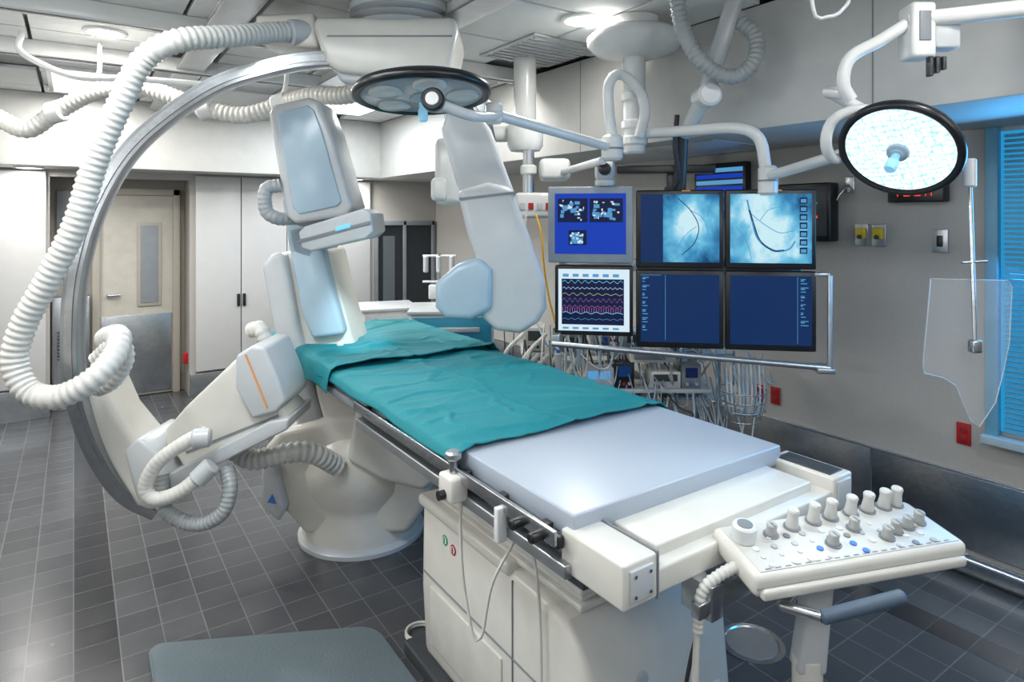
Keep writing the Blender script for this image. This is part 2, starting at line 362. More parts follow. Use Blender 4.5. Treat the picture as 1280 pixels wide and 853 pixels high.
# ---------------------------------------------------------------- wall fittings (right wall)
o = root('wall_display', (XR, 2.09, 1.74)); xw = XR
box('housing', (xw-.09, xw), (1.92, 2.27), (1.57, 1.90), BLACK, o, .01); box('face', (xw-.094, xw-.088), (1.94, 2.25), (1.60, 1.88), DGREY, o, .003)
FW = T(xw-.096, 2.25, 0) @ RZ(-90)
for q in range(4): quads('digits', [(.03+k*.055, .05+k*.055, 1.64+q*.06, 1.65+q*.06) for k in range(2+q % 2)], 0, E_RED, o, FW)
quads('digits_r', [(.22, .25, 1.64, 1.655), (.22, .26, 1.70, 1.715)], 0, E_RED, o, FW); quads('digits_g', [(.22, .26, 1.78, 1.79), (.05, .12, 1.85, 1.856)], 0, E_GRN, o, FW)
o = root('wall_clock', (XR, 1.5, 1.84)); box('housing', (xw-.07, xw), (1.37, 1.63), (1.78, 1.90), BLACK, o, .008)
FW = T(xw-.074, 1.63, 0) @ RZ(-90)
quads('digits', [(.05, .055, 1.81, 1.86), (.08, .085, 1.81, 1.86), (.08, .11, 1.855, 1.86), (.08, .11, 1.81, 1.815), (.13, .16, 1.81, 1.815), (.13, .16, 1.855, 1.86), (.155, .16, 1.81, 1.86), (.18, .21, 1.83, 1.835), (.18, .185, 1.81, 1.86), (.205, .21, 1.81, 1.86)], 0, E_RED, o, FW)
for yc in (1.79, 1.70):
    o = root('gas_outlet', (XR, yc, 1.61)); box('plate', (xw-.012, xw), (yc-.036, yc+.036), (1.55, 1.67), ALU, o, .003)
    box('port', (xw-.03, xw-.01), (yc-.025, yc+.025), (1.59, 1.65), YEL, o, .004); cyl('nozzle', (xw-.04, yc, 1.60), (xw-.01, yc, 1.60), .012, DGREY, o)
o = root('light_switch', (XR, 1.41, 1.58)); box('plate', (xw-.01, xw), (1.375, 1.445), (1.53, 1.645), ALU, o, .003); box('toggle', (xw-.02, xw-.008), (1.398, 1.422), (1.56, 1.615), BLACK, o, .002)
o = root('wall_camera', (XR, 1.86, 1.87)); box('bracket', (xw-.01, xw), (1.83, 1.88), (1.84, 1.93), STEEL, o, .003); sweep('arm', [(xw-.01, 1.86, 1.88), (xw-.06, 1.86, 1.86), (xw-.07, 1.89, 1.80)], .008, STEEL, o)
REDD = pbr('red_dark', (.25, .01, .01), .5)
for yc, zc in ((1.31, .665), (2.42, .613), (2.31, .62)):
    o = root('red_outlet', (XR, yc, zc)); box('plate', (xw-.01, xw), (yc-.03, yc+.03), (zc-.052, zc+.052), RED, o, .003)
    box('socket_a', (xw-.013, xw-.009), (yc-.015, yc+.015), (zc+.008, zc+.038), REDD, o, .002); box('socket_b', (xw-.013, xw-.009), (yc-.015, yc+.015), (zc-.038, zc-.008), REDD, o, .002)
o = root('soffit_hatch', (3.1, 2.5, ZS)); box('panel', (2.8, 3.3), (2.2, 2.8), (ZS-.006, ZS), LGREY, o, .002)

# ---------------------------------------------------------------- examination table
t = root('angiography_table', (1.4, 1.8, 0))
box('mattress', (.97, 1.80), (1.16, 3.88), (.94, 1.0), MATTR, t, .006)
box('tabletop_board', (.955, 1.815), (1.18, 3.9), (.905, .94), MGREY, t, .008)
box('slide_frame_left', (.965, 1.03), (1.12, 2.5), (.84, .905), DGREY, t, .006)
box('slide_frame_right', (1.74, 1.81), (1.12, 2.5), (.84, .905), DGREY, t, .006)
box('slide_frame_core', (1.03, 1.74), (1.3, 2.45), (.82, .905), MGREY, t, .008)
box('rail_left', (.918, .93), (1.17, 2.46), (.935, .972), STEEL, t, .003)
box('rail_left_black', (.93, .95), (1.17, 2.46), (.925, .955), BLACK, t, .003)
for q in range(7): box('rail_spacer', (.928, .958), (1.22+q*.19, 1.25+q*.19), (.94, .965), BLACK, t, .003)
box('rail_lower', (.935, .968), (1.15, 2.48), (.862, .895), ALU, t, .004)
box('rail_right', (1.83, 1.842), (1.17, 2.46), (.92, .955), STEEL, t, .003)
for q in range(4): box('rail_spacer_r', (1.808, 1.832), (1.22+q*.35, 1.25+q*.35), (.92, .95), BLACK, t, .003)
box('end_crossbar', (.975, 1.86), (.985, 1.075), (.865, .925), WHITE, t, .008)
box('end_block_left', (.955, 1.06), (.98, 1.19), (.865, .965), WHITE, t, .007)
box('end_block_left_cap', (.972, 1.043), (.974, .984), (.88, .95), LGREY, t, .003)
box('end_block_seam', (1.058, 1.0615), (.978, 1.19), (.862, .968), MGREY, t, 0)
box('end_block_right', (1.775, 1.875), (.98, 1.19), (.855, .962), WHITE, t, .007)
box('end_block_right_slot', (1.79, 1.86), (1.0, 1.17), (.958, .965), DGREY, t, .002)
box('end_block_right_cap', (1.79, 1.86), (.974, .984), (.87, .95), LGREY, t, .003)
box('end_tray', (1.10, 1.73), (1.02, 1.32), (.90, .952), WHITE, t, .006)
box('end_tray_low', (1.06, 1.77), (1.06, 1.3), (.865, .90), LGREY, t, .006)
for q in (.985, 1.03):
    for zq in (.893, .937): cyl('screw', (q, .971, zq), (q, .976, zq), .004, STEEL, t, seg=8)
box('clamp', (.885, .945), (1.60, 1.68), (.88, .955), WHITE, t, .01); cyl('clamp_post', (.915, 1.64, .95), (.915, 1.64, 1.0), .012, STEEL, t)
cyl('clamp_knob', (.915, 1.64, .995), (.915, 1.64, 1.02), .024, ALU, t, b=.006)
cyl('clamp_bolt', (.885, 1.64, .9), (.865, 1.64, .9), .014, BLACK, t)
for yy in (1.22, 1.30): cyl('rail_knob', (.93, yy, .945), (.885, yy, .945), .014, BLACK, t, b=.004)
box('cable_hook', (.90, .93), (1.38, 1.40), (.86, .95), WHITE2, t, .004)
prism('pedestal_body', [(1.30, .05), (2.2, .05), (2.23, .30), (2.22, .62), (1.50, .62), (1.36, .60), (1.27, .50), (1.24, .2)], 0, .58, WHITE, t, .03, M=T(1.68, 0, 0) @ RZ(90))
box('pedestal_cover', (1.09, 1.69), (1.62, 2.235), (.60, .645), WHITE, t, .015)
box('pedestal_seam', (1.096, 1.101), (1.30, 2.2), (.36, .364), MGREY, t, 0)
box('pedestal_seam_v', (1.096, 1.101), (1.60, 1.604), (.06, .6), MGREY, t, 0)
box('pedestal_side_panel', (1.094, 1.102), (1.66, 2.14), (.12, .33), pbr('cream_panel', (.60, .58, .53), .4), t, .003)
box('pedestal_front_panel', (1.16, 1.62), (1.245, 1.262), (.10, .30), pbr('cream_panel_b', (.60, .58, .53), .4), t, .003)
box('base_plate', (1.06, 1.74), (1.22, 2.3), (0, .055), DGREY, t, .01)
for q in range(9):
    z = .63+q*.022; g = .012*(q % 2)
    box('bellows_%d' % q, (1.13+g, 1.64-g), (1.32+g, 2.12-g), (z, z+.019), HOSE, t, .006)
box('lift_head', (1.1, 1.68), (1.28, 2.2), (.80, .845), ALU, t, .008)
lathe('label_green', [(.018, 0), (.018, .002)], (1.099, 2.03, .545), (-1, 0, 0), GREEN, t); lathe('label_green_in', [(.013, .002), (.013, .003)], (1.099, 2.03, .545), (-1, 0, 0), WHITE2, t)
lathe('label_red', [(.018, 0), (.018, .002)], (1.099, 1.97, .535), (-1, 0, 0), RED, t); lathe('label_red_in', [(.013, .002), (.013, .003)], (1.099, 1.97, .535), (-1, 0, 0), WHITE2, t)
box('label_cross_g', (1.094, 1.0965), (2.027, 2.033), (.535, .555), GREEN, t, 0); box('label_cross_r', (1.094, 1.0965), (1.967, 1.973), (.525, .545), RED, t, 0)
lathe('lock', [(.022, 0), (.022, .004), (.016, .005)], (1.30, 1.262, .42), (0, -1, 0), LGREY, t)
box('accessory_bar', (1.15, 1.66), (.94, .965), (.80, .835), STEEL, t, .003)
box('accessory_bar_drop', (1.18, 1.22), (.93, 1.02), (.79, .87), STEEL, t, .003); box('accessory_bar_drop_b', (1.58, 1.62), (.93, 1.02), (.79, .87), STEEL, t, .003)
sweep('cable_loop', [(.03, 1.8, .84), (0, 1.8, .78), (-.056, 1.8, .67), (-.083, 1.8, .53), (-.1, 1.8, .51), (-.115, 1.81, .54), (-.14, 1.84, .66), (-.15, 1.86, .80), (-.145, 1.88, .92)], .0045, CABLE, t, VM, sides=8)
sweep('cable_drop', [(.03, 1.8, .83), (.063, 1.8, .74), (.079, 1.8, .56), (.081, 1.79, .3), (.07, 1.77, .05), (.0, 1.8, .035), (-.10, 1.85, .032)], .0045, CABLE, t, VM, sides=8)

# surgical drape
def drape(name, x0, x1, y0, y1, z, ovl, ovr, ove, seed, hx=.965, hr=1.805):
    bm = bmesh.new(); nu, nv = 150, 300; g = []
    W = x1-x0; L = y1-y0
    rs = random.Random(int(seed*10))
    cre = [(rs.uniform(0, 1), rs.uniform(.004, .012), rs.uniform(-1.4, 1.4), rs.uniform(.005, .012), rs.uniform(0, 1), rs.uniform(.2, .6)) for _ in range(16)]
    for j in range(nv+1):
        row = []; v = j/nv; y = y0+v*L
        for i in range(nu+1):
            u = i/nu
            sx = -ovl*(1+.5*noise.noise(Vector((v*4, seed, 0))))+u*(W+ovl+ovr)
            x = x0+sx; zz = z
            n1 = noise.noise(Vector((x*2.2, y*3.2+seed, seed)))
            n2 = noise.noise(Vector((x*6, y*2.5+seed, 5)))
            n3 = noise.noise(Vector((x*1.6+n1, y*6, seed+9)))
            n4 = noise.noise(Vector((x*3+n3*.6, y*2.5+n1, seed+21)))
            zz += .018*abs(n1)+.004*n2+.018*max(0, .25-abs(n3))*2*.8+.008*(1-min(1, abs(n4)*9))
            for cy, a, sl, wd_, cu, cw in cre:
                dd = (v-cy-sl*(u-.5)*.35-.03*n1)/wd_
                zz += a*math.exp(-abs(dd))*math.exp(-((u-cu)/cw)**2)
            dd = (u-.47-.06*n1)/.012; zz += .007*math.exp(-abs(dd))
            if x < hx:
                k = hx-x; x = hx-.02*(1-math.exp(-k*30))-.02*abs(n2)-.012; zz = z-k*.95+.004*n1
            if x > hr:
                k = x-hr; x = hr+.045*(1-math.exp(-k*30))+.02*abs(n2); zz = z-k*.95
            ye = y+.014*noise.noise(Vector((u*3, v*2, seed)))
            if y > 3.9:
                k = y-3.9; ye = 3.9+.04*(1-math.exp(-k*25))+.02*noise.noise(Vector((x*8, seed, 0))); zz -= k*.9
            row.append(bm.verts.new((x, ye, max(zz, .5))))
        g.append(row)
    for j in range(nv):
        for i in range(nu): bm.faces.new((g[j][i], g[j][i+1], g[j+1][i+1], g[j+1][i]))
    o = fin(bm, name, TEAL, None, I, 180)
    m = o.modifiers.new('thick', 'SOLIDIFY'); m.thickness = .004; m.offset = 1
    return o
drape('surgical_drape', .965, 1.80, 1.65, 3.35, 1.006, .035, .04, 0, 3.1)
drape('surgical_drape', .965, 1.80, 2.80, 4.08, 1.032, .13, .10, .1, 8.7)

# ---------------------------------------------------------------- control console
cp = root('control_console', tuple(VM @ Vector((.79, 1.55, 0))))
CM = VM @ T(.79, 1.55, .908) @ RZ(14.7) @ RX(9)
box('panel_body', (-.292, .292), (-.092, .092), (-.028, .028), WHITE, cp, .016, CM)
box('panel_lip', (-.28, .28), (-.104, -.08), (-.026, .0), WHITE, cp, .008, CM)
box('panel_face', (-.275, .275), (-.078, .08), (.027, .0295), pbr('panel_face', (.57, .56, .53), .4), cp, .001, CM)
box('panel_groove', (-.29, .29), (-.0935, -.09), (-.001, .001), MGREY, cp, 0, CM)
KG = pbr('knob_grey', (.40, .40, .385), .4); KW = pbr('knob_white', (.58, .57, .54), .35)
def knob(x, y, r, h, mt, tip):
    cyl('knob_base', (x, y, .029), (x, y, .033), r*1.3, MGREY, cp, CM)
    lathe('knob', [(r*.95, .033), (r, .036), (r*.80, .033+h*.6), (r*.92, .033+h*.92), (r*.78, .033+h)], (x, y, 0), (0, 0, 1), mt, cp, CM, 20)
    box('knob_grip', (x-r*.2, x+r*.2), (y-r*.9, y+r*.3), (.033+h*.97, .033+h*1.05), tip, cp, .001, CM)
cyl('dial', (-.245, .03, .028), (-.245, .03, .068), .028, WHITE2, cp, CM, b=.004); cyl('dial_in', (-.245, .03, .068), (-.245, .03, .070), .018, MGREY, cp, CM)
for kx, ky in ((-.10, .045), (-.03, .055), (.025, .06), (.09, .065), (.145, .068), (.20, .072), (.24, .075)): knob(kx, ky, .0155, .045, KW, WHITE2)
for kx, ky in ((-.17, .03), (-.045, -.03), (.105, -.035), (.145, -.02), (.19, -.01), (.235, .0), (.05, .01)): knob(kx, ky, .014, .026, KG, MGREY)
BT = [WHITE2, KG, MGREY, KG, WHITE2, BLUEP, LGREY]
for a in range(10):
    for c2 in range(4):
        if random.random() < .85:
            bx_ = -.235+a*.049+random.uniform(-.006, .006); by = -.066+c2*.028
            cyl('button', (bx_, by, .029), (bx_, by, .033), random.choice((.0055, .008)), random.choice(BT), cp, CM, seg=12)
quads('legend', [(-.26+k*.026, -.245+k*.026, 0, .004) for k in range(20)], 0, MGREY, cp, CM @ T(0, -.075, .0302) @ RX(-90))
prism('bracket', [(-.11, .0), (.06, .0), (.07, -.02), (.0, -.045), (-.01, -.14), (-.02, -.26), (-.09, -.26), (-.07, -.13), (-.065, -.05)], -.03, .03, LGREY, cp, .01, VM @ T(.77, 1.55, .87))
cyl('stand_post', (.715, 1.55, .64), (.715, 1.55, .05), .035, WHITE, cp, VM)
lathe('stand_foot', [(.2, 0), (.2, .02), (.17, .035), (.06, .06), (.04, .09)], (.715, 1.55, 0), (0, 0, 1), LGREY, cp, VM)
cyl('handle_grip', (.655, 1.36, .85), (.835, 1.36, .897), .015, GRIP, cp, VM, b=.006)
cyl('handle_arm', (.60, 1.42, .84), (.72, 1.55, .84), .013, STEEL, cp, VM); cyl('handle_arm_b', (.60, 1.42, .84), (.66, 1.36, .852), .012, STEEL, cp, VM)
sweep('hose', [(.53, 1.47, .905), (.475, 1.455, .89), (.43, 1.45, .85), (.42, 1.45, .76)], .014, HOSE, cp, VM, corr=.2, pitch=.012)
sweep('cord', [(.42, 1.45, .78), (.415, 1.45, .6), (.43, 1.46, .3), (.46, 1.5, .05), (.55, 1.6, .01), (.64, 1.75, .01)], .008, CABLE, cp, VM)
sweep('cord_b', [(.48, 1.46, .88), (.44, 1.5, .75), (.40, 1.5, .5), (.45, 1.55, .04), (.6, 1.7, .01)], .005, CABB, cp, VM)

# floor cover, mat, coils
o = root('floor_outlet_cover', tuple(VM @ Vector((.958, 2.556, 0))))
lathe('ring', [(.125, 0), (.125, .005), (.105, .007), (.10, .003)], (.958, 2.556, 0), (0, 0, 1), STEEL, o, VM); lathe('lid', [(.098, 0), (.098, .004)], (.958, 2.556, 0), (0, 0, 1), ALU, o, VM)
bm = bmesh.new(); P = [(.24, 2.90), (1.03, 2.50), (1.03, 1.2), (.22, 1.2)]
vs = [bm.verts.new((a, b2, 0)) for a, b2 in P] ; f = bm.faces.new(vs)
ex = bmesh.ops.extrude_face_region(bm, geom=[f]); [setattr(v, 'co', v.co+Vector((0, 0, .022))) for v in ex['geom'] if isinstance(v, bmesh.types.BMVert)]
bmesh.ops.bevel(bm, geom=[e for e in bm.edges if abs((e.verts[0].co-e.verts[1].co).z) > .01], offset=.07, segments=6, affect='EDGES', profile=.5)
bmesh.ops.bevel(bm, geom=[e for e in bm.edges if e.verts[0].co.z > .01 and e.verts[1].co.z > .01 and len(e.link_faces) == 2], offset=.008, segments=2, affect='EDGES')
fin(bm, 'anti_fatigue_mat', RUBBER)
o = root('coiled_cable', tuple(VM @ Vector((1.0, 2.2, 0))))
sweep('coil', [(1.02+.09*math.cos(a*.6), 2.2+.08*math.sin(a*.6), .01+.0012*a) for a in range(30)], .009, CABLE, o, VM, sides=8)
o = root('coiled_cable', tuple(VM @ Vector((-.36, 2.62, 0))))
sweep('coil', [(-.37+.06*math.cos(a*.6), 2.6+.06*math.sin(a*.6), .008+.001*a) for a in range(22)], .006, CABLE, o, VM, sides=8)

# ---------------------------------------------------------------- floor-mounted C-arm gantry
g = root('floor_gantry', tuple(VM @ Vector((-.82, 3.5, 0))))
lathe('foot_ring', [(.335, 0), (.335, .02), (.31, .035)], (-.82, 3.5, 0), (0, 0, 1), LGREY, g, VM, 48)
lathe('foot', [(.32, .03), (.315, .10), (.29, .17), (.30, .22), (.34, .30), (.35, .40), (.32, .5), (.24, .6), (.1, .66)], (-.82, 3.52, 0), (0, 0, 1), WHITE, g, VM, 48, ang=60)
GO = (-.78, 3.30, 0)
prism('foot_shell', [(-68, 20), (-92, 48), (-116, 92), (-118, 128), (-100, 150), (-40, 165), (20, 172), (70, 160), (92, 130), (95, 90), (80, 50), (60, 20)], -.04, .45, WHITE, g, .04, VM, .0041, GO, 5)
prism('shoulder', [(-10, 120), (30, 98), (84, 84), (102, 100), (104, 150), (76, 186), (30, 200), (0, 180)], -.14, .30, WHITE, g, .035, VM, .0041, GO, 5)
prism('column', [(-124, 363), (-98, 372), (-60, 376), (-45, 378), (-32, 318), (-18, 270), (-6, 233), (24, 168), (34, 118), (-30, 90), (-70, 118), (-92, 208), (-110, 288)], .06, .42, WHITE, g, .04, VM, .0041, GO, 4)
prism('column_ridge', [(-126, 355), (-112, 372), (-96, 370), (-80, 280), (-60, 200), (-40, 130), (-70, 110), (-92, 190), (-112, 280)], .0, .30, LGREY, g, .03, VM, .0041, GO, 4)
prism('column_panel', [(-96, 405), (-60, 410), (-48, 378), (-34, 318), (-20, 268), (-62, 262), (-74, 290)], .0, .30, COOL, g, .025, VM, .0041, GO)
prism('column_lower_cover', [(-66, 250), (-22, 255), (-8, 225), (16, 170), (0, 130), (-40, 130), (-56, 190)], .0, .3, WHITE, g, .025, VM, .0041, GO, 4)
prism('neck', [(-100, 440), (-70, 440), (-52, 400), (-60, 360), (-90, 370)], .0, .24, COOL, g, .02, VM, .0041, GO)
prism('foot_skirt', [(-118, 60), (-118, 110), (-100, 115), (-86, 60), (-96, 40)], -.08, .1, LGREY, g, .02, VM, .0041, GO)
prism('warning_mark', [(-110, 66), (-104, 76), (-99, 64)], -.084, -.079, BLUEP, g, 0, VM, .0041, GO)
DO = (-.988, 3.1, 1.983); ds = .003875
prism('detector_head', [(-51, 60), (-42, 70), (0, 79), (13, 74), (27, 40), (55, -58), (47, -70), (-18, -80), (-28, -70)], 0, .30, LGREY, g, .025, VM, ds, DO, 4)
prism('detector_face', [(-38, 55), (-32, 60), (0, 68), (8, 62), (18, 35), (42, -52), (36, -58), (-10, -68), (-18, -60)], -.012, .01, COOL, g, .006, VM, ds, DO)
prism('collimator_box', [(-9, -90), (-1, -83), (70, -61), (81, -66), (84, -90), (75, -98), (7, -114), (-5, -110)], -.04, .26, LGREY, g, .012, VM, ds, DO, 4)
prism('collimator_band', [(-10, -100), (80, -76), (81, -80), (-9, -104)], -.046, .24, MGREY, g, .001, VM, ds, DO)
prism('collimator_led', [(38, -84), (56, -79), (56, -84), (38, -89)], -.05, -.045, E_CY, g, 0, VM, ds, DO)
prism('yoke', [(-30, -40), (-20, -82), (15, -88), (15, -60), (-10, -50)], .05, .24, MGREY, g, .015, VM, ds, DO)
sweep('cable_loop', [(-1.13, 3.12, 1.86), (-1.19, 3.1, 1.84), (-1.19, 3.1, 1.74), (-1.14, 3.12, 1.70), (-1.08, 3.2, 1.70)], .035, HOSEG, g, VM, corr=.1)
sweep('hose_base', [(-1.35, 3.05, .62), (-1.22, 3.0, .57), (-1.05, 3.0, .60), (-.95, 3.05, .58), (-.86, 3.15, .48)], .05, HOSE, g, VM, corr=.16, pitch=.03)
sweep('hose_column', [(-1.30, 3.2, 1.14), (-1.24, 3.16, 1.15), (-1.2, 3.16, 1.05), (-1.22, 3.2, .95)], .04, HOSE, g, VM, corr=.16, pitch=.03)

# ---------------------------------------------------------------- ceiling-mounted C-arm
g = root('ceiling_c_arm', tuple(VM @ Vector((-.57, 3.05, 2.6))))
arc = [(-1.56, 2.82, .42), (-1.66, 2.78, .50), (-1.735, 2.75, .62), (-1.80, 2.72, .80), (-1.84, 2.7, 1.0), (-1.852, 2.7, 1.204), (-1.83, 2.7, 1.48), (-1.752, 2.72, 1.77), (-1.60, 2.75, 2.03), (-1.33, 2.8, 2.26), (-1.09, 2.85, 2.365), (-.87, 2.9, 2.415), (-.60, 2.98, 2.42), (-.33, 3.07, 2.36), (-.17, 3.14, 2.24), (-.12, 3.2, 2.08)]
bd = Vector((.25, -1, 0)).normalized()
sweep('c_ring', arc, 0, RING, g, VM, sec=[(-.03, -.05), (.03, -.05), (.036, -.03), (.024, -.02), (.024, .02), (.036, .03), (.03, .05), (-.03, .05), (-.036, .0)], bdir=bd, step=.03)
sweep('c_ring_inner_track', arc, 0, STEEL, g, VM, sec=[(-.014, -.056), (.014, -.056), (.014, .056), (-.014, .056)], bdir=bd, step=.03)
KO = (-.57, 2.85, 2.494)
prism('carriage', [(-92, 22), (-85, 30), (90, 30), (92, 10), (80, -42), (62, -50), (-58, -38), (-75, -28)], 0, .42, WHITE, g, .03, VM, .00356, KO, 4)
prism('carriage_seam', [(-70, 6), (86, 6), (85, 4), (-72, 4)], -.004, .2, MGREY, g, 0, VM, .00356, KO)
lathe('carriage_turntable', [(.20, 2.585), (.23, 2.60), (.20, 2.615), (.24, 2.63), (.20, 2.645), (.24, 2.66), (.24, 2.695)], (-.53, 3.05, 0), (0, 0, 1), LGREY, g, VM, 48)
prism('carriage_fork', [(-70, -28), (70, -44), (110, -58), (100, -72), (40, -62), (-60, -48)], .06, .34, LGREY, g, .02, VM, .00356, KO)
prism('side_box', [(-165, 34), (-90, 38), (-85, -8), (-160, -2)], .02, .26, WHITE, g, .02, VM, .00356, KO)
HO = (-.0775, 3.08, 1.634)
prism('detector_arm', [(-70, 130), (-62, 150), (-20, 152), (-6, 128), (22, 52), (48, -28), (-12, -36), (-34, 30), (-50, 60)], .02, .26, LGREY, g, .03, VM, .003875, HO, 4)
prism('detector_housing', [(-48, 52), (-10, 62), (20, 55), (42, -5), (61, -60), (63, -95), (52, -113), (30, -126), (0, -122), (-18, -105), (-20, -45), (-36, 0)], -.03, .22, LGREY, g, .035, VM, .003875, HO, 5)
prism('detector_nose', [(-74, -62), (-48, -40), (-20, -30), (-4, -45), (-4, -95), (-30, -108), (-62, -106), (-74, -92)], -.06, .20, COOL, g, .035, VM, .003875, HO, 5)
prism('detector_seam', [(-46, 42), (22, 50), (24, 47), (-44, 39)], -.034, .225, MGREY, g, 0, VM, .003875, HO)
prism('detector_top', [(-64, 128), (-66, 165), (-30, 185), (0, 160), (-10, 125)], .05, .24, LGREY, g, .02, VM, .003875, HO)
TO = (-1.203, 2.75, .851); ts = .0034375
prism('tube_body', [(-84, -18), (-60, 10), (5, 72), (28, 60), (60, 10), (70, 0), (70, -10), (50, -25), (-35, -65), (-55, -78), (-68, -55), (-85, -35)], 0, .24, WHITE, g, .02, VM, ts, TO, 4)
prism('tube_head', [(10, 78), (30, 90), (46, 88), (62, 50), (71, 20), (60, 8), (30, 0), (10, 38)], -.05, .26, LGREY, g, .016, VM, ts, TO, 4)
prism('tube_stripe', [(22, 80), (24, 80), (51, 14), (49, 14)], -.054, -.04, ORANGE, g, 0, VM, ts, TO)
prism('tube_tray', [(-75, -70), (-60, -62), (50, -4), (75, 0), (73, -14), (-35, -68), (-55, -86), (-72, -90)], -.04, .28, LGREY, g, .01, VM, ts, TO)
prism('tube_seam', [(-58, -44), (58, 2), (59, -1), (-57, -47)], -.004, .1, MGREY, g, 0, VM, ts, TO)
prism('end_cowl', [(-186, 42), (-165, 50), (-145, 5), (-112, -35), (-92, -60), (-80, -100), (-96, -120), (-118, -112), (-150, -62), (-176, -12)], -.02, .2, WHITE, g, .03, VM, ts, TO, 4)
prism('end_cowl_b', [(-128, -40), (-110, -22), (-86, -40), (-70, -88), (-84, -102), (-112, -100)], -.05, .24, LGREY, g, .02, VM, ts, TO)
sweep('tube_hose_white', [(-1.28, 2.68, .80), (-1.34, 2.64, .78), (-1.45, 2.62, .70), (-1.5, 2.62, .60), (-1.46, 2.62, .55), (-1.36, 2.62, .58), (-1.26, 2.64, .66)], .030, HOSE, g, VM, corr=.05, pitch=.02)
cyl('hose_collar', (-1.25, 2.66, .79), (-1.32, 2.64, .79), .04, LGREY, g, VM, b=.008); cyl('hose_collar_b', (-1.30, 2.63, .62), (-1.24, 2.65, .68), .04, LGREY, g, VM, b=.008)
sweep('tube_hose_grey', [(-1.48, 2.7, .62), (-1.46, 2.68, .50), (-1.40, 2.68, .44), (-1.30, 2.68, .42), (-1.21, 2.68, .47), (-1.19, 2.7, .56), (-1.22, 2.74, .63)], .032, HOSEG, g, VM, corr=.1, pitch=.018)
sweep('main_hose', [(-.90, 2.95, 2.56), (-1.03, 2.82, 2.52), (-1.14, 2.6, 2.44), (-1.27, 2.42, 2.37), (-1.385, 2.4, 2.29), (-1.47, 2.4, 2.13), (-1.56, 2.4, 1.919), (-1.635, 2.4, 1.679), (-1.74, 2.4, 1.469), (-1.83, 2.4, 1.304), (-1.865, 2.4, 1.16), (-1.81, 2.4, 1.05), (-1.70, 2.4, 1.03), (-1.59, 2.43, 1.09), (-1.56, 2.52, 1.17), (-1.60, 2.6, 1.22), (-1.69, 2.66, 1.2)], .047, HOSE, g, VM, corr=.14, pitch=.026, sides=18)
cyl('main_hose_collar', (-.86, 2.98, 2.565), (-1.0, 2.86, 2.53), .058, LGREY, g, VM, b=.01)
sweep('inner_hose', [(-1.70, 2.62, 1.12), (-1.60, 2.6, 1.20), (-1.57, 2.6, 1.13), (-1.62, 2.6, 1.04), (-1.70, 2.62, 1.0)], .035, HOSE, g, VM, corr=.14)

# ceiling hoses
h = root('ceiling_hose', (0, 4, 2.4))
sweep('hose', [(-3.1, 3.6, 2.40), (-2.88, 3.6, 2.26), (-2.72, 3.6, 2.20), (-2.56, 3.6, 2.30), (-2.35, 3.6, 2.41), (-2.1, 3.6, 2.44), (-1.9, 3.6, 2.38), (-1.7, 3.6, 2.31), (-1.5, 3.6, 2.28), (-1.3, 3.6, 2.34), (-1.1, 3.5, 2.37), (-.85, 3.4, 2.36), (-.6, 3.3, 2.45)], .05, HOSE, h, VM, corr=.12, pitch=.03, sides=16)
for hx, hz in ((-2.35, 2.42), (-1.3, 2.36)):
    sweep('hanger', [(hx, 3.6, hz), (hx+.03, 3.6, hz+.12), (hx+.03, 3.6, 2.69)], .012, WHITE2, h, VM)
for hx, hz in ((-2.56, 2.30), (-2.1, 2.44), (-1.72, 2.315), (-1.3, 2.34)): cyl('hose_cuff', (hx-.04, 3.6, hz-.01), (hx+.04, 3.6, hz+.01), .062, WHITE2, h, VM, b=.008)
h = root('ceiling_conduit', (0, 4, 2.5))
sweep('pipe', [(-2.6, 3.4, 2.69), (-2.62, 3.4, 2.60), (-2.5, 3.4, 2.52), (-2.3, 3.4, 2.45), (-2.0, 3.4, 2.44), (-1.5, 3.4, 2.40)], .017, WHITE2, h, VM)
sweep('tube_rail', [(-1.3, 3.7, 2.36), (-.9, 3.7, 2.40), (-.5, 3.7, 2.42), (-.45, 3.7, 2.69)], .02, WHITE2, h, VM)

# ---------------------------------------------------------------- surgical lamps
LENS = lens_mat()
def lamp_head(par, c0, n, r, lens, M=VM):
    n = Vector(n).normalized(); c0 = Vector(c0)
    lathe('shell', [(r*.25, -.085), (r*.5, -.078), (r*.8, -.06), (r*.97, -.038)], c0, n, WHITE2, par, M, 56, ang=60)
    lathe('rim', [(r*.93, -.045), (r*1.01, -.04), (r*1.06, -.022), (r*1.05, -.006), (r*.99, .0), (r*.91, -.012)], c0, n, BLACK, par, M, 56, caps=False, ang=80)
    lathe('lens', [(.0, -.002), (r*.5, -.004), (r*.92, -.009)], c0, n, lens, par, M, 56, caps=False)
    lathe('hub', [(r*.2, -.004), (r*.18, .006), (r*.12, .010), (.02, .018)], c0, n, COOL, par, M)
    lathe('sterile_handle', [(.012, .012), (.013, .04), (.018, .048), (.018, .08), (.013, .088)], c0, n, BLUEH, par, M)
L1 = root('surgical_light', tuple(VM @ Vector((-.336, 2.4, 2.16))))
lamp_head(L1, (-.336, 2.4, 2.15), (.05, -.10, -1), .245, LAMPOFF)
n1 = Vector((.05, -.10, -1)).normalized()
for q in range(5):
    a = q*2*math.pi/5; c0 = Vector((-.336+.15*math.cos(a), 2.4+.15*math.sin(a), 2.15)); c0 -= n1*(c0-Vector((-.336, 2.4, 2.15))).dot(n1)
    lathe('led_pod', [(.062, -.012), (.062, .002), (.055, .006), (.03, .004)], c0, n1, WHITE2, L1, VM, 24)
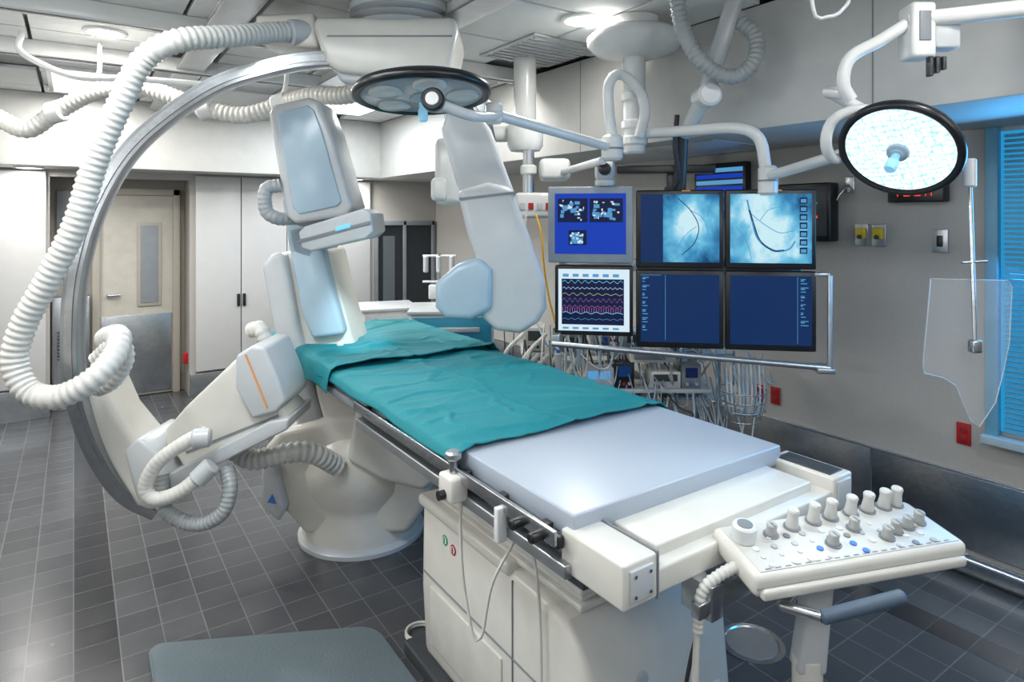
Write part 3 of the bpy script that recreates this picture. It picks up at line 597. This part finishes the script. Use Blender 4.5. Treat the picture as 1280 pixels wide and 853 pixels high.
lathe('pivot', [(.034, -.03), (.04, -.02), (.04, .02), (.034, .03)], (-.27, 2.19, 2.105), (0, -1, 0), BLACK, L1, VM); lathe('pivot_core', [(.024, .028), (.022, .036)], (-.27, 2.19, 2.105), (0, -1, 0), WHITE2, L1, VM)
sweep('yoke', [(-.27, 2.2, 2.10), (-.15, 2.3, 2.07), (-.08, 2.45, 2.09), (-.05, 2.5, 2.11)], .02, WHITE2, L1, VM)
cyl('arm', (-.07, 2.5, 2.107), (.47, 3.0, 2.03), .022, WHITE2, L1, VM); cyl('elbow', (-.07, 2.5, 2.07), (-.07, 2.5, 2.15), .034, WHITE2, L1, VM, b=.008)
cyl('joint_hub', (.47, 3.0, 1.97), (.47, 3.0, 2.09), .05, WHITE2, L1, VM, b=.012); cyl('joint_ring', (.47, 3.0, 2.02), (.47, 3.0, 2.03), .052, MGREY, L1, VM)
L2 = root('surgical_light', tuple(VM @ Vector((1.2125, 2.0, 1.91))))
NL = Vector((-.6, -.50, -.66)).normalized()
lamp_head(L2, (1.205, 2.0, 1.905), NL, .168, LENS)
sweep('yoke', [(1.17, 2.2, 1.925), (1.08, 2.15, 1.90), (1.03, 2.1, 1.95), (1.045, 2.08, 2.02), (1.12, 2.06, 2.05), (1.2, 2.05, 2.03), (1.235, 2.03, 1.98)], .018, WHITE2, L2, VM)
cyl('arm', (1.17, 2.2, 1.93), (1.12, 2.78, 1.885), .022, WHITE2, L2, VM)
cyl('joint_hub', (1.12, 2.8, 1.80), (1.12, 2.8, 1.93), .042, WHITE2, L2, VM, b=.012); cyl('joint_ring', (1.12, 2.8, 1.86), (1.12, 2.8, 1.868), .044, MGREY, L2, VM)
sweep('upper_arm', [(.66, 3.15, 2.118), (.85, 2.98, 2.11), (1.0, 2.84, 2.10), (1.08, 2.8, 2.05), (1.11, 2.8, 1.92)], .026, WHITE2, L2, VM)
def beam(par, p, dirv, e, ang, col):
    sl = bpy.data.lights.new('lamp_beam', 'SPOT'); sl.energy = e; sl.color = col; sl.spot_size = ang; sl.spot_blend = .8; sl.shadow_soft_size = .06
    so = bpy.data.objects.new('lamp_beam', sl); bpy.context.collection.objects.link(so)
    so.location = VM @ Vector(p); so.rotation_euler = (VM.to_3x3() @ Vector(dirv)).to_track_quat('-Z', 'Y').to_euler(); so.parent = par; so.matrix_parent_inverse = Matrix.Translation(-par.location)
beam(L2, (1.12, 1.92, 1.81), NL, 14, 1.3, (.75, .9, 1))
beam(L1, (-.34, 2.42, 2.03), Vector((-.86, 3.45, 1.03))-Vector((-.34, 2.42, 2.03)), 90, .36, (.7, .92, 1))  # spot added for the bright drape patch; this lamp head itself is unlit
# ceiling mount
cm = root('ceiling_mount_column', tuple(VM @ Vector((.612, 3.2, 2.6))))
lathe('canopy', [(.10, 2.50), (.20, 2.53), (.235, 2.565), (.235, 2.60), (.20, 2.63), (.12, 2.64), (.12, 2.695)], (.612, 3.2, 0), (0, 0, 1), WHITE2, cm, VM, 48, ang=50)
cyl('column', (.612, 3.2, 2.02), (.612, 3.2, 2.52), .055, WHITE2, cm, VM, b=.01)
for z in (2.06, 2.14, 2.28): cyl('collar', (.612, 3.2, z), (.612, 3.2, z+.05), .066, WHITE2, cm, VM, b=.01)
sweep('spring_arm', [(.62, 3.12, 2.10), (.64, 3.08, 2.22), (.60, 3.05, 2.32), (.51, 3.02, 2.38), (.455, 3.0, 2.33), (.455, 3.0, 2.2), (.47, 3.0, 2.09)], .025, WHITE2, cm, VM)
mb = root('monitor_bank', tuple(VM @ Vector((.82, 3.15, 1.4))))
ms = mb
cyl('arm_upper', (1.0, 2.85, 2.695), (.89, 2.92, 2.29), .04, LGREY, ms, VM, b=.01)
cyl('arm_knuckle', (.89, 2.86, 2.26), (.89, 3.0, 2.26), .055, WHITE2, ms, VM, b=.012)
cyl('arm_mid', (.89, 2.93, 2.27), (.83, 3.1, 2.10), .036, LGREY, ms, VM, b=.01)
cyl('arm_drop', (.84, 3.22, 1.80), (.83, 3.12, 2.14), .032, DGREY, ms, VM)
sweep('hose', [(.72, 2.8, 2.69), (.74, 2.8, 2.55), (.80, 2.8, 2.42), (.90, 2.8, 2.335), (.99, 2.8, 2.325), (1.06, 2.8, 2.39), (1.075, 2.82, 2.50), (1.02, 2.86, 2.58)], .036, HOSEG, ms, VM, corr=.16, pitch=.024, sides=16)
sweep('black_cable', [(.80, 3.1, 2.2), (.79, 3.1, 2.05), (.82, 3.15, 1.9), (.80, 3.2, 1.84)], .012, CABB, ms, VM)

# ---------------------------------------------------------------- right-hand boom and shield
b3 = root('shield_suspension', tuple(VM @ Vector((1.6, 1.9, 2.3))))
cyl('ceiling_post', (1.6, 1.85, 2.30), (1.6, 1.85, 2.695), .045, WHITE2, b3, VM)
cyl('boom', (1.62, 1.86, 2.325), (1.22, 1.98, 2.31), .026, WHITE2, b3, VM)
box('spring_head', (1.215, 1.29), (1.94, 2.02), (2.19, 2.36), WHITE2, b3, .012, VM)
box('spring_head_side', (1.29, 1.37), (1.95, 2.01), (2.22, 2.33), LGREY, b3, .008, VM)
box('spring_head_slot', (1.235, 1.27), (1.936, 1.945), (2.24, 2.33), MGREY, b3, .002, VM)
for q in range(3): box('latch_%d' % q, (1.26+q*.02, 1.272+q*.02), (1.93, 1.95), (2.13+.01*q, 2.19), BLACK, b3, .002, VM)
sweep('elbow_arm', [(1.22, 1.98, 2.30), (1.14, 1.99, 2.25), (1.055, 2.0, 2.20), (1.035, 2.0, 2.12), (1.06, 2.0, 2.07)], .02, WHITE2, b3, VM)
cyl('long_arm', (1.05, 2.12, 2.12), (1.46, 2.06, 1.865), .02, WHITE2, b3, VM, b=.005)
cyl('long_arm_link', (1.05, 2.0, 2.09), (1.05, 2.13, 2.12), .02, WHITE2, b3, VM, b=.005)
cyl('tip', (1.46, 2.04, 1.89), (1.46, 2.04, 1.80), .018, LGREY, b3, VM, b=.004)
cyl('rod', (1.46, 2.04, 1.81), (1.447, 2.0, 1.32), .006, STEEL, b3, VM, seg=10)
box('rod_clamp', (1.432, 1.462), (1.985, 2.015), (1.28, 1.32), STEEL, b3, .006, VM); cyl('clamp_screw', (1.42, 2.02, 1.56), (1.50, 2.02, 1.565), .004, STEEL, b3, VM, seg=8)
sh = root('acrylic_shield', tuple(VM @ Vector((1.445, 2.03, 1.3))))
SP = [(-46, 80), (52, 78), (57, 70), (54, 0), (46, -40), (36, -78), (16, -108), (4, -100), (-4, -80), (-14, -56), (-30, -46), (-54, -40), (-56, -30)]
prism('sheet', SP, 0, .006, ACRYL, sh, 0, VM, .0025, (1.445, 2.03, 1.3075))
sweep('edge', [(1.445+.0025*a, 2.033, 1.3075+.0025*b2) for a, b2 in SP+[SP[0]]], .002, ACEDGE, sh, VM, sides=6, straight=True)
o = root('looped_cable', (2.2, 1.3, 2.6))
sweep('loop', [(.93, 2.0, 2.69), (.94, 2.0, 2.36), (.985, 2.0, 2.33), (1.03, 2.0, 2.35), (1.06, 2.0, 2.42), (1.06, 2.0, 2.69)], .006, WHITE2, o, VM)

# ---------------------------------------------------------------- monitor bank screens
BM = VM @ T(.82, 3.15, 0) @ RZ(-8.9)
def monitor(x0, x1, z0, z1, bez, scr, bz=.022):
    box('case', (x0, x1), (0, .05), (z0, z1), bez, mb, .008, BM)
    box('case_back', (x0+.05, x1-.05), (.045, .09), (z0+.05, z1-.05), DGREY, mb, .015, BM)
    box('screen', (x0+bz, x1-bz), (-.003, .01), (z0+bz*1.3, z1-bz), scr, mb, 0, BM)
X1, X2, X3, X4 = -.205, .215, .222, .64
monitor(-.645, -.22, 1.475, 1.86, pbr('bezel_grey', (.26, .30, .34), .4), SCR_ROY, .035)
monitor(-.61, -.22, 1.11, 1.462, BLACK, SCR_WH, .018)
monitor(X1, X2, 1.455, 1.84, BLACK, xray_mat('xray_a', (0, 3, 0.2), (.72, .5, .55), .22))
monitor(X3, X4, 1.455, 1.84, BLACK, xray_mat('xray_b', (4, 1, 1.5), (.4, .5, .5), .38))
monitor(X1, X2, 1.06, 1.445, BLACK, SCR_BLUE)
monitor(X3, X4, 1.06, 1.445, BLACK, SCR_BLUE)
for (a, b2, z0, z1) in ((-.595, -.445, 1.68, 1.80), (-.435, -.27, 1.68, 1.80), (-.54, -.45, 1.565, 1.64)):
    box('cctv_tile', (a, b2), (-.006, -.002), (z0, z1), SCR_DK, mb, 0, BM)
    quads('cctv_detail', [(lambda cx, cz: (cx, cx+random.uniform(.01, .03), cz, cz+random.uniform(.008, .025)))(random.uniform(a+.005, b2-.035), random.uniform(z0+.005, z1-.03)) for _ in range(16)], -.0075, E_TX, mb, BM)
    quads('cctv_detail_w', [(lambda cx, cz: (cx, cx+random.uniform(.004, .014), cz, cz+random.uniform(.004, .012)))(random.uniform(a+.005, b2-.02), random.uniform(z0+.005, z1-.015)) for _ in range(14)], -.008, SCR_WH, mb, BM)
quads('wave_bg', [(-.575, -.265, 1.165, 1.395)], -.004, SCR_DK, mb, BM)
quads('wave_menu', [(-.57+.05*k, -.54+.05*k, 1.405, 1.42) for k in range(6)]+[(-.57+.05*k, -.54+.05*k, 1.142, 1.152) for k in range(6)], -.004, E_TX, mb, BM)
for zi, (mt, am, fr) in enumerate(((E_CY, .006, 60), (SCR_WH, .004, 90), (E_YEL, .005, 50), (E_PNK, .008, 75), (E_PNK, .005, 75), (E_CY, .004, 40), (E_TX, .003, 60))):
    zc = 1.378-zi*.031
    ribbon('trace_%d' % zi, [[(-.57+k*.003, zc+am*(math.sin(k*.003*fr*3)+.6*abs(math.sin(k*.003*fr*1.7)))) for k in range(101)]], .002, -.005, mt, mb, BM)
quads('trace_ticks', [(-.57+.012*k, -.568+.012*k, 1.225, 1.25) for k in range(25)], -.0045, E_PNK, mb, BM)
for xo, n in ((X1+.03, 14), (X3+.345, 12)):
    quads('text', [(xo, xo+random.uniform(.01, .035), 1.405-.02*k, 1.409-.02*k) for k in range(n)], -.005, E_TX, mb, BM)
    quads('text_b', [(xo, xo+random.uniform(.01, .02), 1.399-.02*k, 1.401-.02*k) for k in range(0, n, 2)], -.005, E_CY, mb, BM)
quads('thumbs', [(X3+.34, X3+.375, 1.80-.04*k-.03, 1.80-.04*k) for k in range(7)], -.005, SCR_DK, mb, BM)
quads('thumbs_in', [(X3+.345, X3+.37, 1.80-.04*k-.025, 1.80-.04*k-.008) for k in range(7)], -.006, E_TX, mb, BM)
quads('dark_margin', [(X1+.022, X1+.13, 1.484, 1.818)], -.0035, SCR_BLUE, mb, BM)
quads('frame_lines', [(X1+.14, X1+.142, 1.10, 1.42), (X1+.02, X1+.12, 1.418, 1.42), (X3+.33, X3+.332, 1.10, 1.42)], -.005, E_TX, mb, BM)
def vess(nm, pts, r, mt=E_SOFT): sweep(nm, [(a, -.003, b2) for a, b2 in pts], r, mt, mb, BM, sides=6, step=.006)
vess('vessel_a', [(X1+.20, 1.80), (X1+.26, 1.74), (X1+.30, 1.66), (X1+.28, 1.58), (X1+.22, 1.52)], .0025, E_BLK)
vess('vessel_a2', [(X1+.26, 1.74), (X1+.32, 1.70), (X1+.35, 1.62)], .0018); vess('vessel_a3', [(X1+.29, 1.66), (X1+.24, 1.62), (X1+.20, 1.56)], .0016)
vess('vessel_b', [(X3+.10, 1.79), (X3+.12, 1.70), (X3+.15, 1.60), (X3+.22, 1.545), (X3+.29, 1.55), (X3+.32, 1.59)], .0045)
vess('vessel_b_core', [(X3+.11, 1.74), (X3+.13, 1.67), (X3+.16, 1.59), (X3+.22, 1.545), (X3+.27, 1.545)], .005, E_BLK)
vess('vessel_c', [(X3+.12, 1.72), (X3+.18, 1.67), (X3+.25, 1.63), (X3+.31, 1.64)], .002); vess('vessel_d', [(X3+.16, 1.69), (X3+.2, 1.74), (X3+.27, 1.76)], .0016); vess('vessel_e', [(X3+.05, 1.66), (X3+.1, 1.58), (X3+.12, 1.5)], .0016)
for xx in (X1+.22, X3+.22): box('tag', (xx, xx+.04), (-.004, .0), (1.832, 1.838), ORANGE, mb, 0, BM)
box('crossbeam', (-.6, .6), (.09, .13), (1.43, 1.49), ALU, mb, .006, BM)
box('back_column', (-.06, .04), (.10, .16), (1.15, 1.86), DGREY, mb, .008, BM)
box('top_plate', (-.3, .18), (.02, .14), (1.925, 1.965), BLACK, mb, .006, BM)
box('top_plate_post', (-.05, .0), (.06, .13), (1.83, 1.93), BLACK, mb, .004, BM)
cyl('bottom_rail', (-.62, -.06, 1.075), (.68, -.06, 1.0), .014, ALU, mb, BM); cyl('side_rail', (.69, -.03, 1.43), (.68, -.06, 1.0), .012, ALU, mb, BM)
box('rail_foot', (.62, .70), (-.08, .06), (.975, 1.0), ALU, mb, .006, BM); box('rail_link', (.62, .70), (0, .05), (1.42, 1.44), ALU, mb, .004, BM)
box('rail_link_l', (-.62, -.58), (-.06, .05), (1.065, 1.12), ALU, mb, .004, BM)
vc = root('ptz_camera', tuple(BM @ Vector((-.36, .02, 1.9))))
lathe('base', [(.045, 1.862), (.05, 1.87), (.05, 1.89), (.035, 1.90)], (-.36, .03, 0), (0, 0, 1), LGREY, vc, BM)
lathe('head', [(.03, -.05), (.05, -.038), (.056, 0), (.05, .038), (.03, .05)], (-.36, .03, 1.94), (1, 0, 0), LGREY, vc, BM); lathe('eye', [(.034, .0), (.030, .045), (.018, .05)], (-.36, .0, 1.945), (0, -1, 0), BLACK, vc, BM)
bl = root('wall_monitor', (XR, 2.75, 1.86))
box('case', (XR-.06, XR), (2.48, 2.88), (1.70, 2.06), BLACK, bl, .006)
for q in range(8): box('row_%d' % q, (XR-.064, XR-.058), (2.50, 2.86), (1.72+q*.04, 1.747+q*.04), E_TX if q % 2 else SCR_ROY, bl, 0)

# ---------------------------------------------------------------- equipment rack behind the table
er = root('anaesthesia_equipment_rack', tuple(VM @ Vector((.7, 3.7, 0))))
for xx in (.1, .42, .95, 1.2):
    cyl('pole', (xx, 3.72, .05), (xx, 3.72, 1.28 if xx < .9 else 1.0), .014, STEEL, er, VM)
box('base', (.05, 1.25), (3.55, 3.9), (.06, .12), DGREY, er, .02, VM)
for xx in (.1, 1.2):
    for dd in (3.6, 3.85): lathe('castor', [(.03, -.012), (.034, 0), (.03, .012)], (xx, dd, .034), (1, 0, 0), BLACK, er, VM, 16)
for z in (.4, .68, .93): box('shelf', (.05, 1.25), (3.58, 3.88), (z, z+.015), LGREY, er, .003, VM)
cols = [WHITE, LGREY, DGREY, COOL, MGREY, BLACK, MGREY]
def devrow(x0, x1, d0, zlist):
    xx = x0
    while xx < x1:
        for z in zlist:
            wv = random.uniform(.09, .17); hv = random.uniform(.07, .15); mt = random.choice(cols)
            box('device', (xx, min(xx+wv, x1+.05)), (d0, d0+.2), (z, z+hv), mt, er, .008, VM)
            box('device_screen', (xx+.02, min(xx+wv, x1+.05)-.02), (d0-.006, d0), (z+hv*.45, z+hv*.85), random.choice([SCR_DK, E_TX, DGREY, SCR_BLUE]), er, 0, VM)
            for q in range(3): cyl('device_knob', (xx+.025+q*.025, d0, z+hv*.2), (xx+.025+q*.025, d0-.015, z+hv*.2), .008, random.choice([BLACK, LGREY, RED, BLUEP]), er, VM, seg=10)
        xx += random.uniform(.16, .2)
devrow(.07, 1.15, 3.60, (.145, .42, .70, .95))
box('front_tray', (.35, 1.05), (3.36, 3.58), (.78, .80), LGREY, er, .004, VM)
devrow(.38, .95, 3.38, (.80,))
box('infusion_pump', (.62, .86), (3.36, 3.48), (.94, 1.0), WHITE, er, .01, VM); box('infusion_syringe', (.64, .8), (3.34, 3.37), (.96, .985), MGREY, er, .004, VM)
for k, xx in enumerate((.22, .34, .52, .74, .9, 1.0)):
    cyl('drip_pole_%d' % k, (xx, 3.50, .70), (xx+.01, 3.50, 1.10), .007, STEEL, er, VM, seg=10)
    cyl('drip_bottle_%d' % k, (xx+.03, 3.47, .86+.03*(k % 3)), (xx+.03, 3.47, .97+.03*(k % 3)), .02, random.choice([LGREY, COOL, WHITE2]), er, VM, b=.006)
    cyl('drip_cap_%d' % k, (xx+.03, 3.47, .97+.03*(k % 3)), (xx+.03, 3.47, .985+.03*(k % 3)), .012, random.choice([BLUEP, RED, BLACK]), er, VM, seg=10)
for q in range(95):
    a = random.uniform(-.06, 1.3); z = random.uniform(.80, 1.12); a2 = a+random.uniform(-.25, .25); sg = random.uniform(.06, .4); dd = random.uniform(3.26, 3.5)
    p = [(a, 3.56, z), (a+(a2-a)*.3, dd, z-sg*.8), (a+(a2-a)*.6, dd+random.uniform(-.05, .05), z-sg), (a2, 3.5, z-random.uniform(-.05, .3))]
    sweep('cable_%d' % q, p, random.choice([.003, .004, .006]), random.choice([CABLE, HOSEG, CABB, HOSEG, CABLE, COOL, CABB, LGREY]), er, VM, sides=6, step=.03)
for q in range(6):
    cx = random.uniform(.02, .25); cz = random.uniform(.95, 1.08)
    sweep('breathing_tube_%d' % q, [(cx, 3.5, cz), (cx-.1, 3.45, cz-.1), (cx-.08, 3.44, cz-.22), (cx+.08, 3.46, cz-.25), (cx+.18, 3.5, cz-.12)], .012, HOSE, er, VM, corr=.15, pitch=.014, sides=8)
wb = root('wire_basket', tuple(VM @ Vector((1.16, 3.2, .75))))
for z, rr in ((.68, .085), (.73, .10), (.78, .11), (.83, .12)):
    sweep('ring', [(1.17+rr*math.cos(k*math.pi/8), 3.25+rr*math.sin(k*math.pi/8), z) for k in range(17)], .003, STEEL, wb, VM, sides=6, step=.02)
for k in range(14):
    a = k*2*math.pi/14; cyl('wire', (1.17+.085*math.cos(a), 3.25+.085*math.sin(a), .68), (1.17+.12*math.cos(a), 3.25+.12*math.sin(a), .83), .002, STEEL, wb, VM, seg=6)
cyl('hanger', (1.17, 3.37, .82), (1.17, 3.37, 1.0), .006, STEEL, wb, VM, seg=8)
for k in range(10):
    sweep('leads_%d' % k, [(1.08+.02*k, 3.22, .95+.008*k), (1.08+.02*k, 3.2, .78), (1.12+.012*k, 3.24, .70), (1.2, 3.28, .74), (1.22-.012*k, 3.25, .95)], .004, random.choice([COOL, CABLE, CABB, LGREY]), wb, VM, sides=6)
def cart(name, M, w_, d_, h_, mt, rows):
    r_ = root(name, tuple(M @ Vector((0, 0, 0))))
    box('body', (-w_/2, w_/2), (-d_/2, d_/2), (.12, h_-.03), WHITE2, r_, .01, M); box('top', (-w_/2-.02, w_/2+.02), (-d_/2-.02, d_/2+.02), (h_-.03, h_), LGREY, r_, .01, M)
    zz = h_-.05; hh = (h_-.2)/rows
    for q in range(rows):
        box('drawer', (-w_/2+.02, w_/2-.02), (-d_/2-.015, -d_/2+.01), (zz-hh+.012, zz), mt, r_, .005, M)
        box('drawer_pull', (-w_/2+.10, w_/2-.10), (-d_/2-.035, -d_/2-.012), (zz-hh*.45, zz-hh*.3), LGREY, r_, .004, M); zz -= hh
    for sx in (-1, 1):
        for sy in (-1, 1): lathe('castor', [(.045, -.015), (.05, 0), (.045, .015)], (sx*(w_/2-.06), sy*(d_/2-.06), .05), (1, 0, 0), BLACK, r_, M, 16); cyl('castor_fork', (sx*(w_/2-.06), sy*(d_/2-.06), .06), (sx*(w_/2-.06), sy*(d_/2-.06), .13), .012, STEEL, r_, M, 8)
    return r_
cart('supply_cart', VM @ T(-.43, 4.66, 0) @ RZ(4), .58, .45, 1.06, TEALP, 4)
cart('supply_cart', VM @ T(-1.02, 5.2, 0) @ RZ(20), .42, .42, 1.0, LGREY, 4)
iv = root('infusion_stand', tuple(VM @ Vector((-.62, 5.45, 0))))
IM = VM @ T(-.62, 5.45, 0)
cyl('pole', (0, 0, .08), (0, 0, 1.40), .014, STEEL, iv, IM)
for a in range(5): cyl('leg', (0, 0, .09), (.24*math.cos(a*1.2566), .24*math.sin(a*1.2566), .03), .012, STEEL, iv, IM)
for dx in (-.11, .0, .11): cyl('bottle', (dx, -.03, 1.24), (dx, -.03, 1.38), .022, LGREY, iv, IM, b=.008)
cyl('crossbar', (-.14, 0, 1.38), (.14, 0, 1.38), .01, WHITE2, iv, IM); cyl('crossbar_b', (-.14, 0, 1.16), (.14, 0, 1.16), .01, WHITE2, iv, IM)
box('pump', (-.08, .07), (-.09, -.01), (1.02, 1.14), WHITE2, iv, .01, IM)

# ---------------------------------------------------------------- service boom behind
sb = root('medical_service_boom', tuple(VM @ Vector((.1, 3.9, 2.3))))
cyl('column', (.08, 3.95, 2.28), (.08, 3.95, 2.695), .07, WHITE2, sb, VM)
cyl('arm', (.08, 3.95, 2.22), (-.32, 3.95, 2.22), .05, WHITE2, sb, VM, b=.015)
lathe('arm_hub', [(.09, -.09), (.11, -.06), (.11, .06), (.09, .09)], (.08, 3.9, 2.20), (0, 0, 1), WHITE2, sb, VM)
box('injector_head', (-.46, -.27), (3.78, 3.98), (1.78, 2.18), WHITE2, sb, .04, VM)
box('injector_cuff', (-.48, -.38), (3.76, 3.9), (1.80, 1.94), WHITE2, sb, .03, VM)
cyl('drop_tube', (.10, 3.85, 1.84), (.10, 3.85, 2.15), .035, ALU, sb, VM); cyl('drop_collar', (.10, 3.85, 1.96), (.10, 3.85, 2.02), .05, WHITE2, sb, VM, b=.01)
box('service_head', (.02, .25), (3.72, 3.9), (1.70, 1.85), WHITE2, sb, .02, VM)
box('service_head_b', (.16, .34), (3.7, 3.86), (1.92, 2.05), WHITE2, sb, .03, VM)
for q in range(4): box('socket_%d' % q, (.045+q*.05, .075+q*.05), (3.713, 3.722), (1.75, 1.79), RED if q in (1, 3) else LGREY, sb, .002, VM)
sweep('yellow_cable', [(.14, 3.7, 1.72), (.17, 3.66, 1.6), (.18, 3.66, 1.45), (.21, 3.66, 1.25), (.26, 3.62, 1.05), (.30, 3.6, .9)], .006, CABY, sb, VM)
sweep('white_cable', [(.08, 3.7, 1.72), (.06, 3.68, 1.5), (.02, 3.66, 1.2), (.08, 3.64, 1.0), (.2, 3.62, .85)], .009, CABLE, sb, VM)
cyl('light_arm', (.30, 3.7, 1.97), (.44, 3.1, 1.98), .02, WHITE2, sb, VM)

# ---------------------------------------------------------------- lights
def area(name, loc, tgt, sx, sy, e, col):
    l = bpy.data.lights.new(name, 'AREA'); l.shape = 'RECTANGLE'; l.size = sx; l.size_y = sy; l.energy = e; l.color = col
    o = bpy.data.objects.new(name, l); bpy.context.collection.objects.link(o); o.location = loc
    o.rotation_euler = (Vector(tgt)-Vector(loc)).to_track_quat('-Z', 'Y').to_euler(); return o
area('window_daylight', (XR-.06, .7, 1.4), (1.5, 1.0, .6), .85, 1.3, 28, (.08, .46, 1.0))
w = bpy.data.worlds.new('World'); bpy.context.scene.world = w; w.use_nodes = True
w.node_tree.nodes['Background'].inputs['Color'].default_value = (.6, .75, 1, 1); w.node_tree.nodes['Background'].inputs['Strength'].default_value = .3

# ---------------------------------------------------------------- camera
cd = bpy.data.cameras.new('camera'); cam = bpy.data.objects.new('camera', cd); bpy.context.collection.objects.link(cam)
cam.location = (0, 0, 1.7); cam.rotation_euler = (math.pi/2, 0, -TH); cd.sensor_width = 36; cd.lens = 22.5; cd.shift_y = -153.5/1280
cd.clip_start = .05
bpy.context.scene.camera = cam
bpy.context.scene.view_settings.view_transform = 'Standard'
bpy.context.scene.view_settings.exposure = 0.42
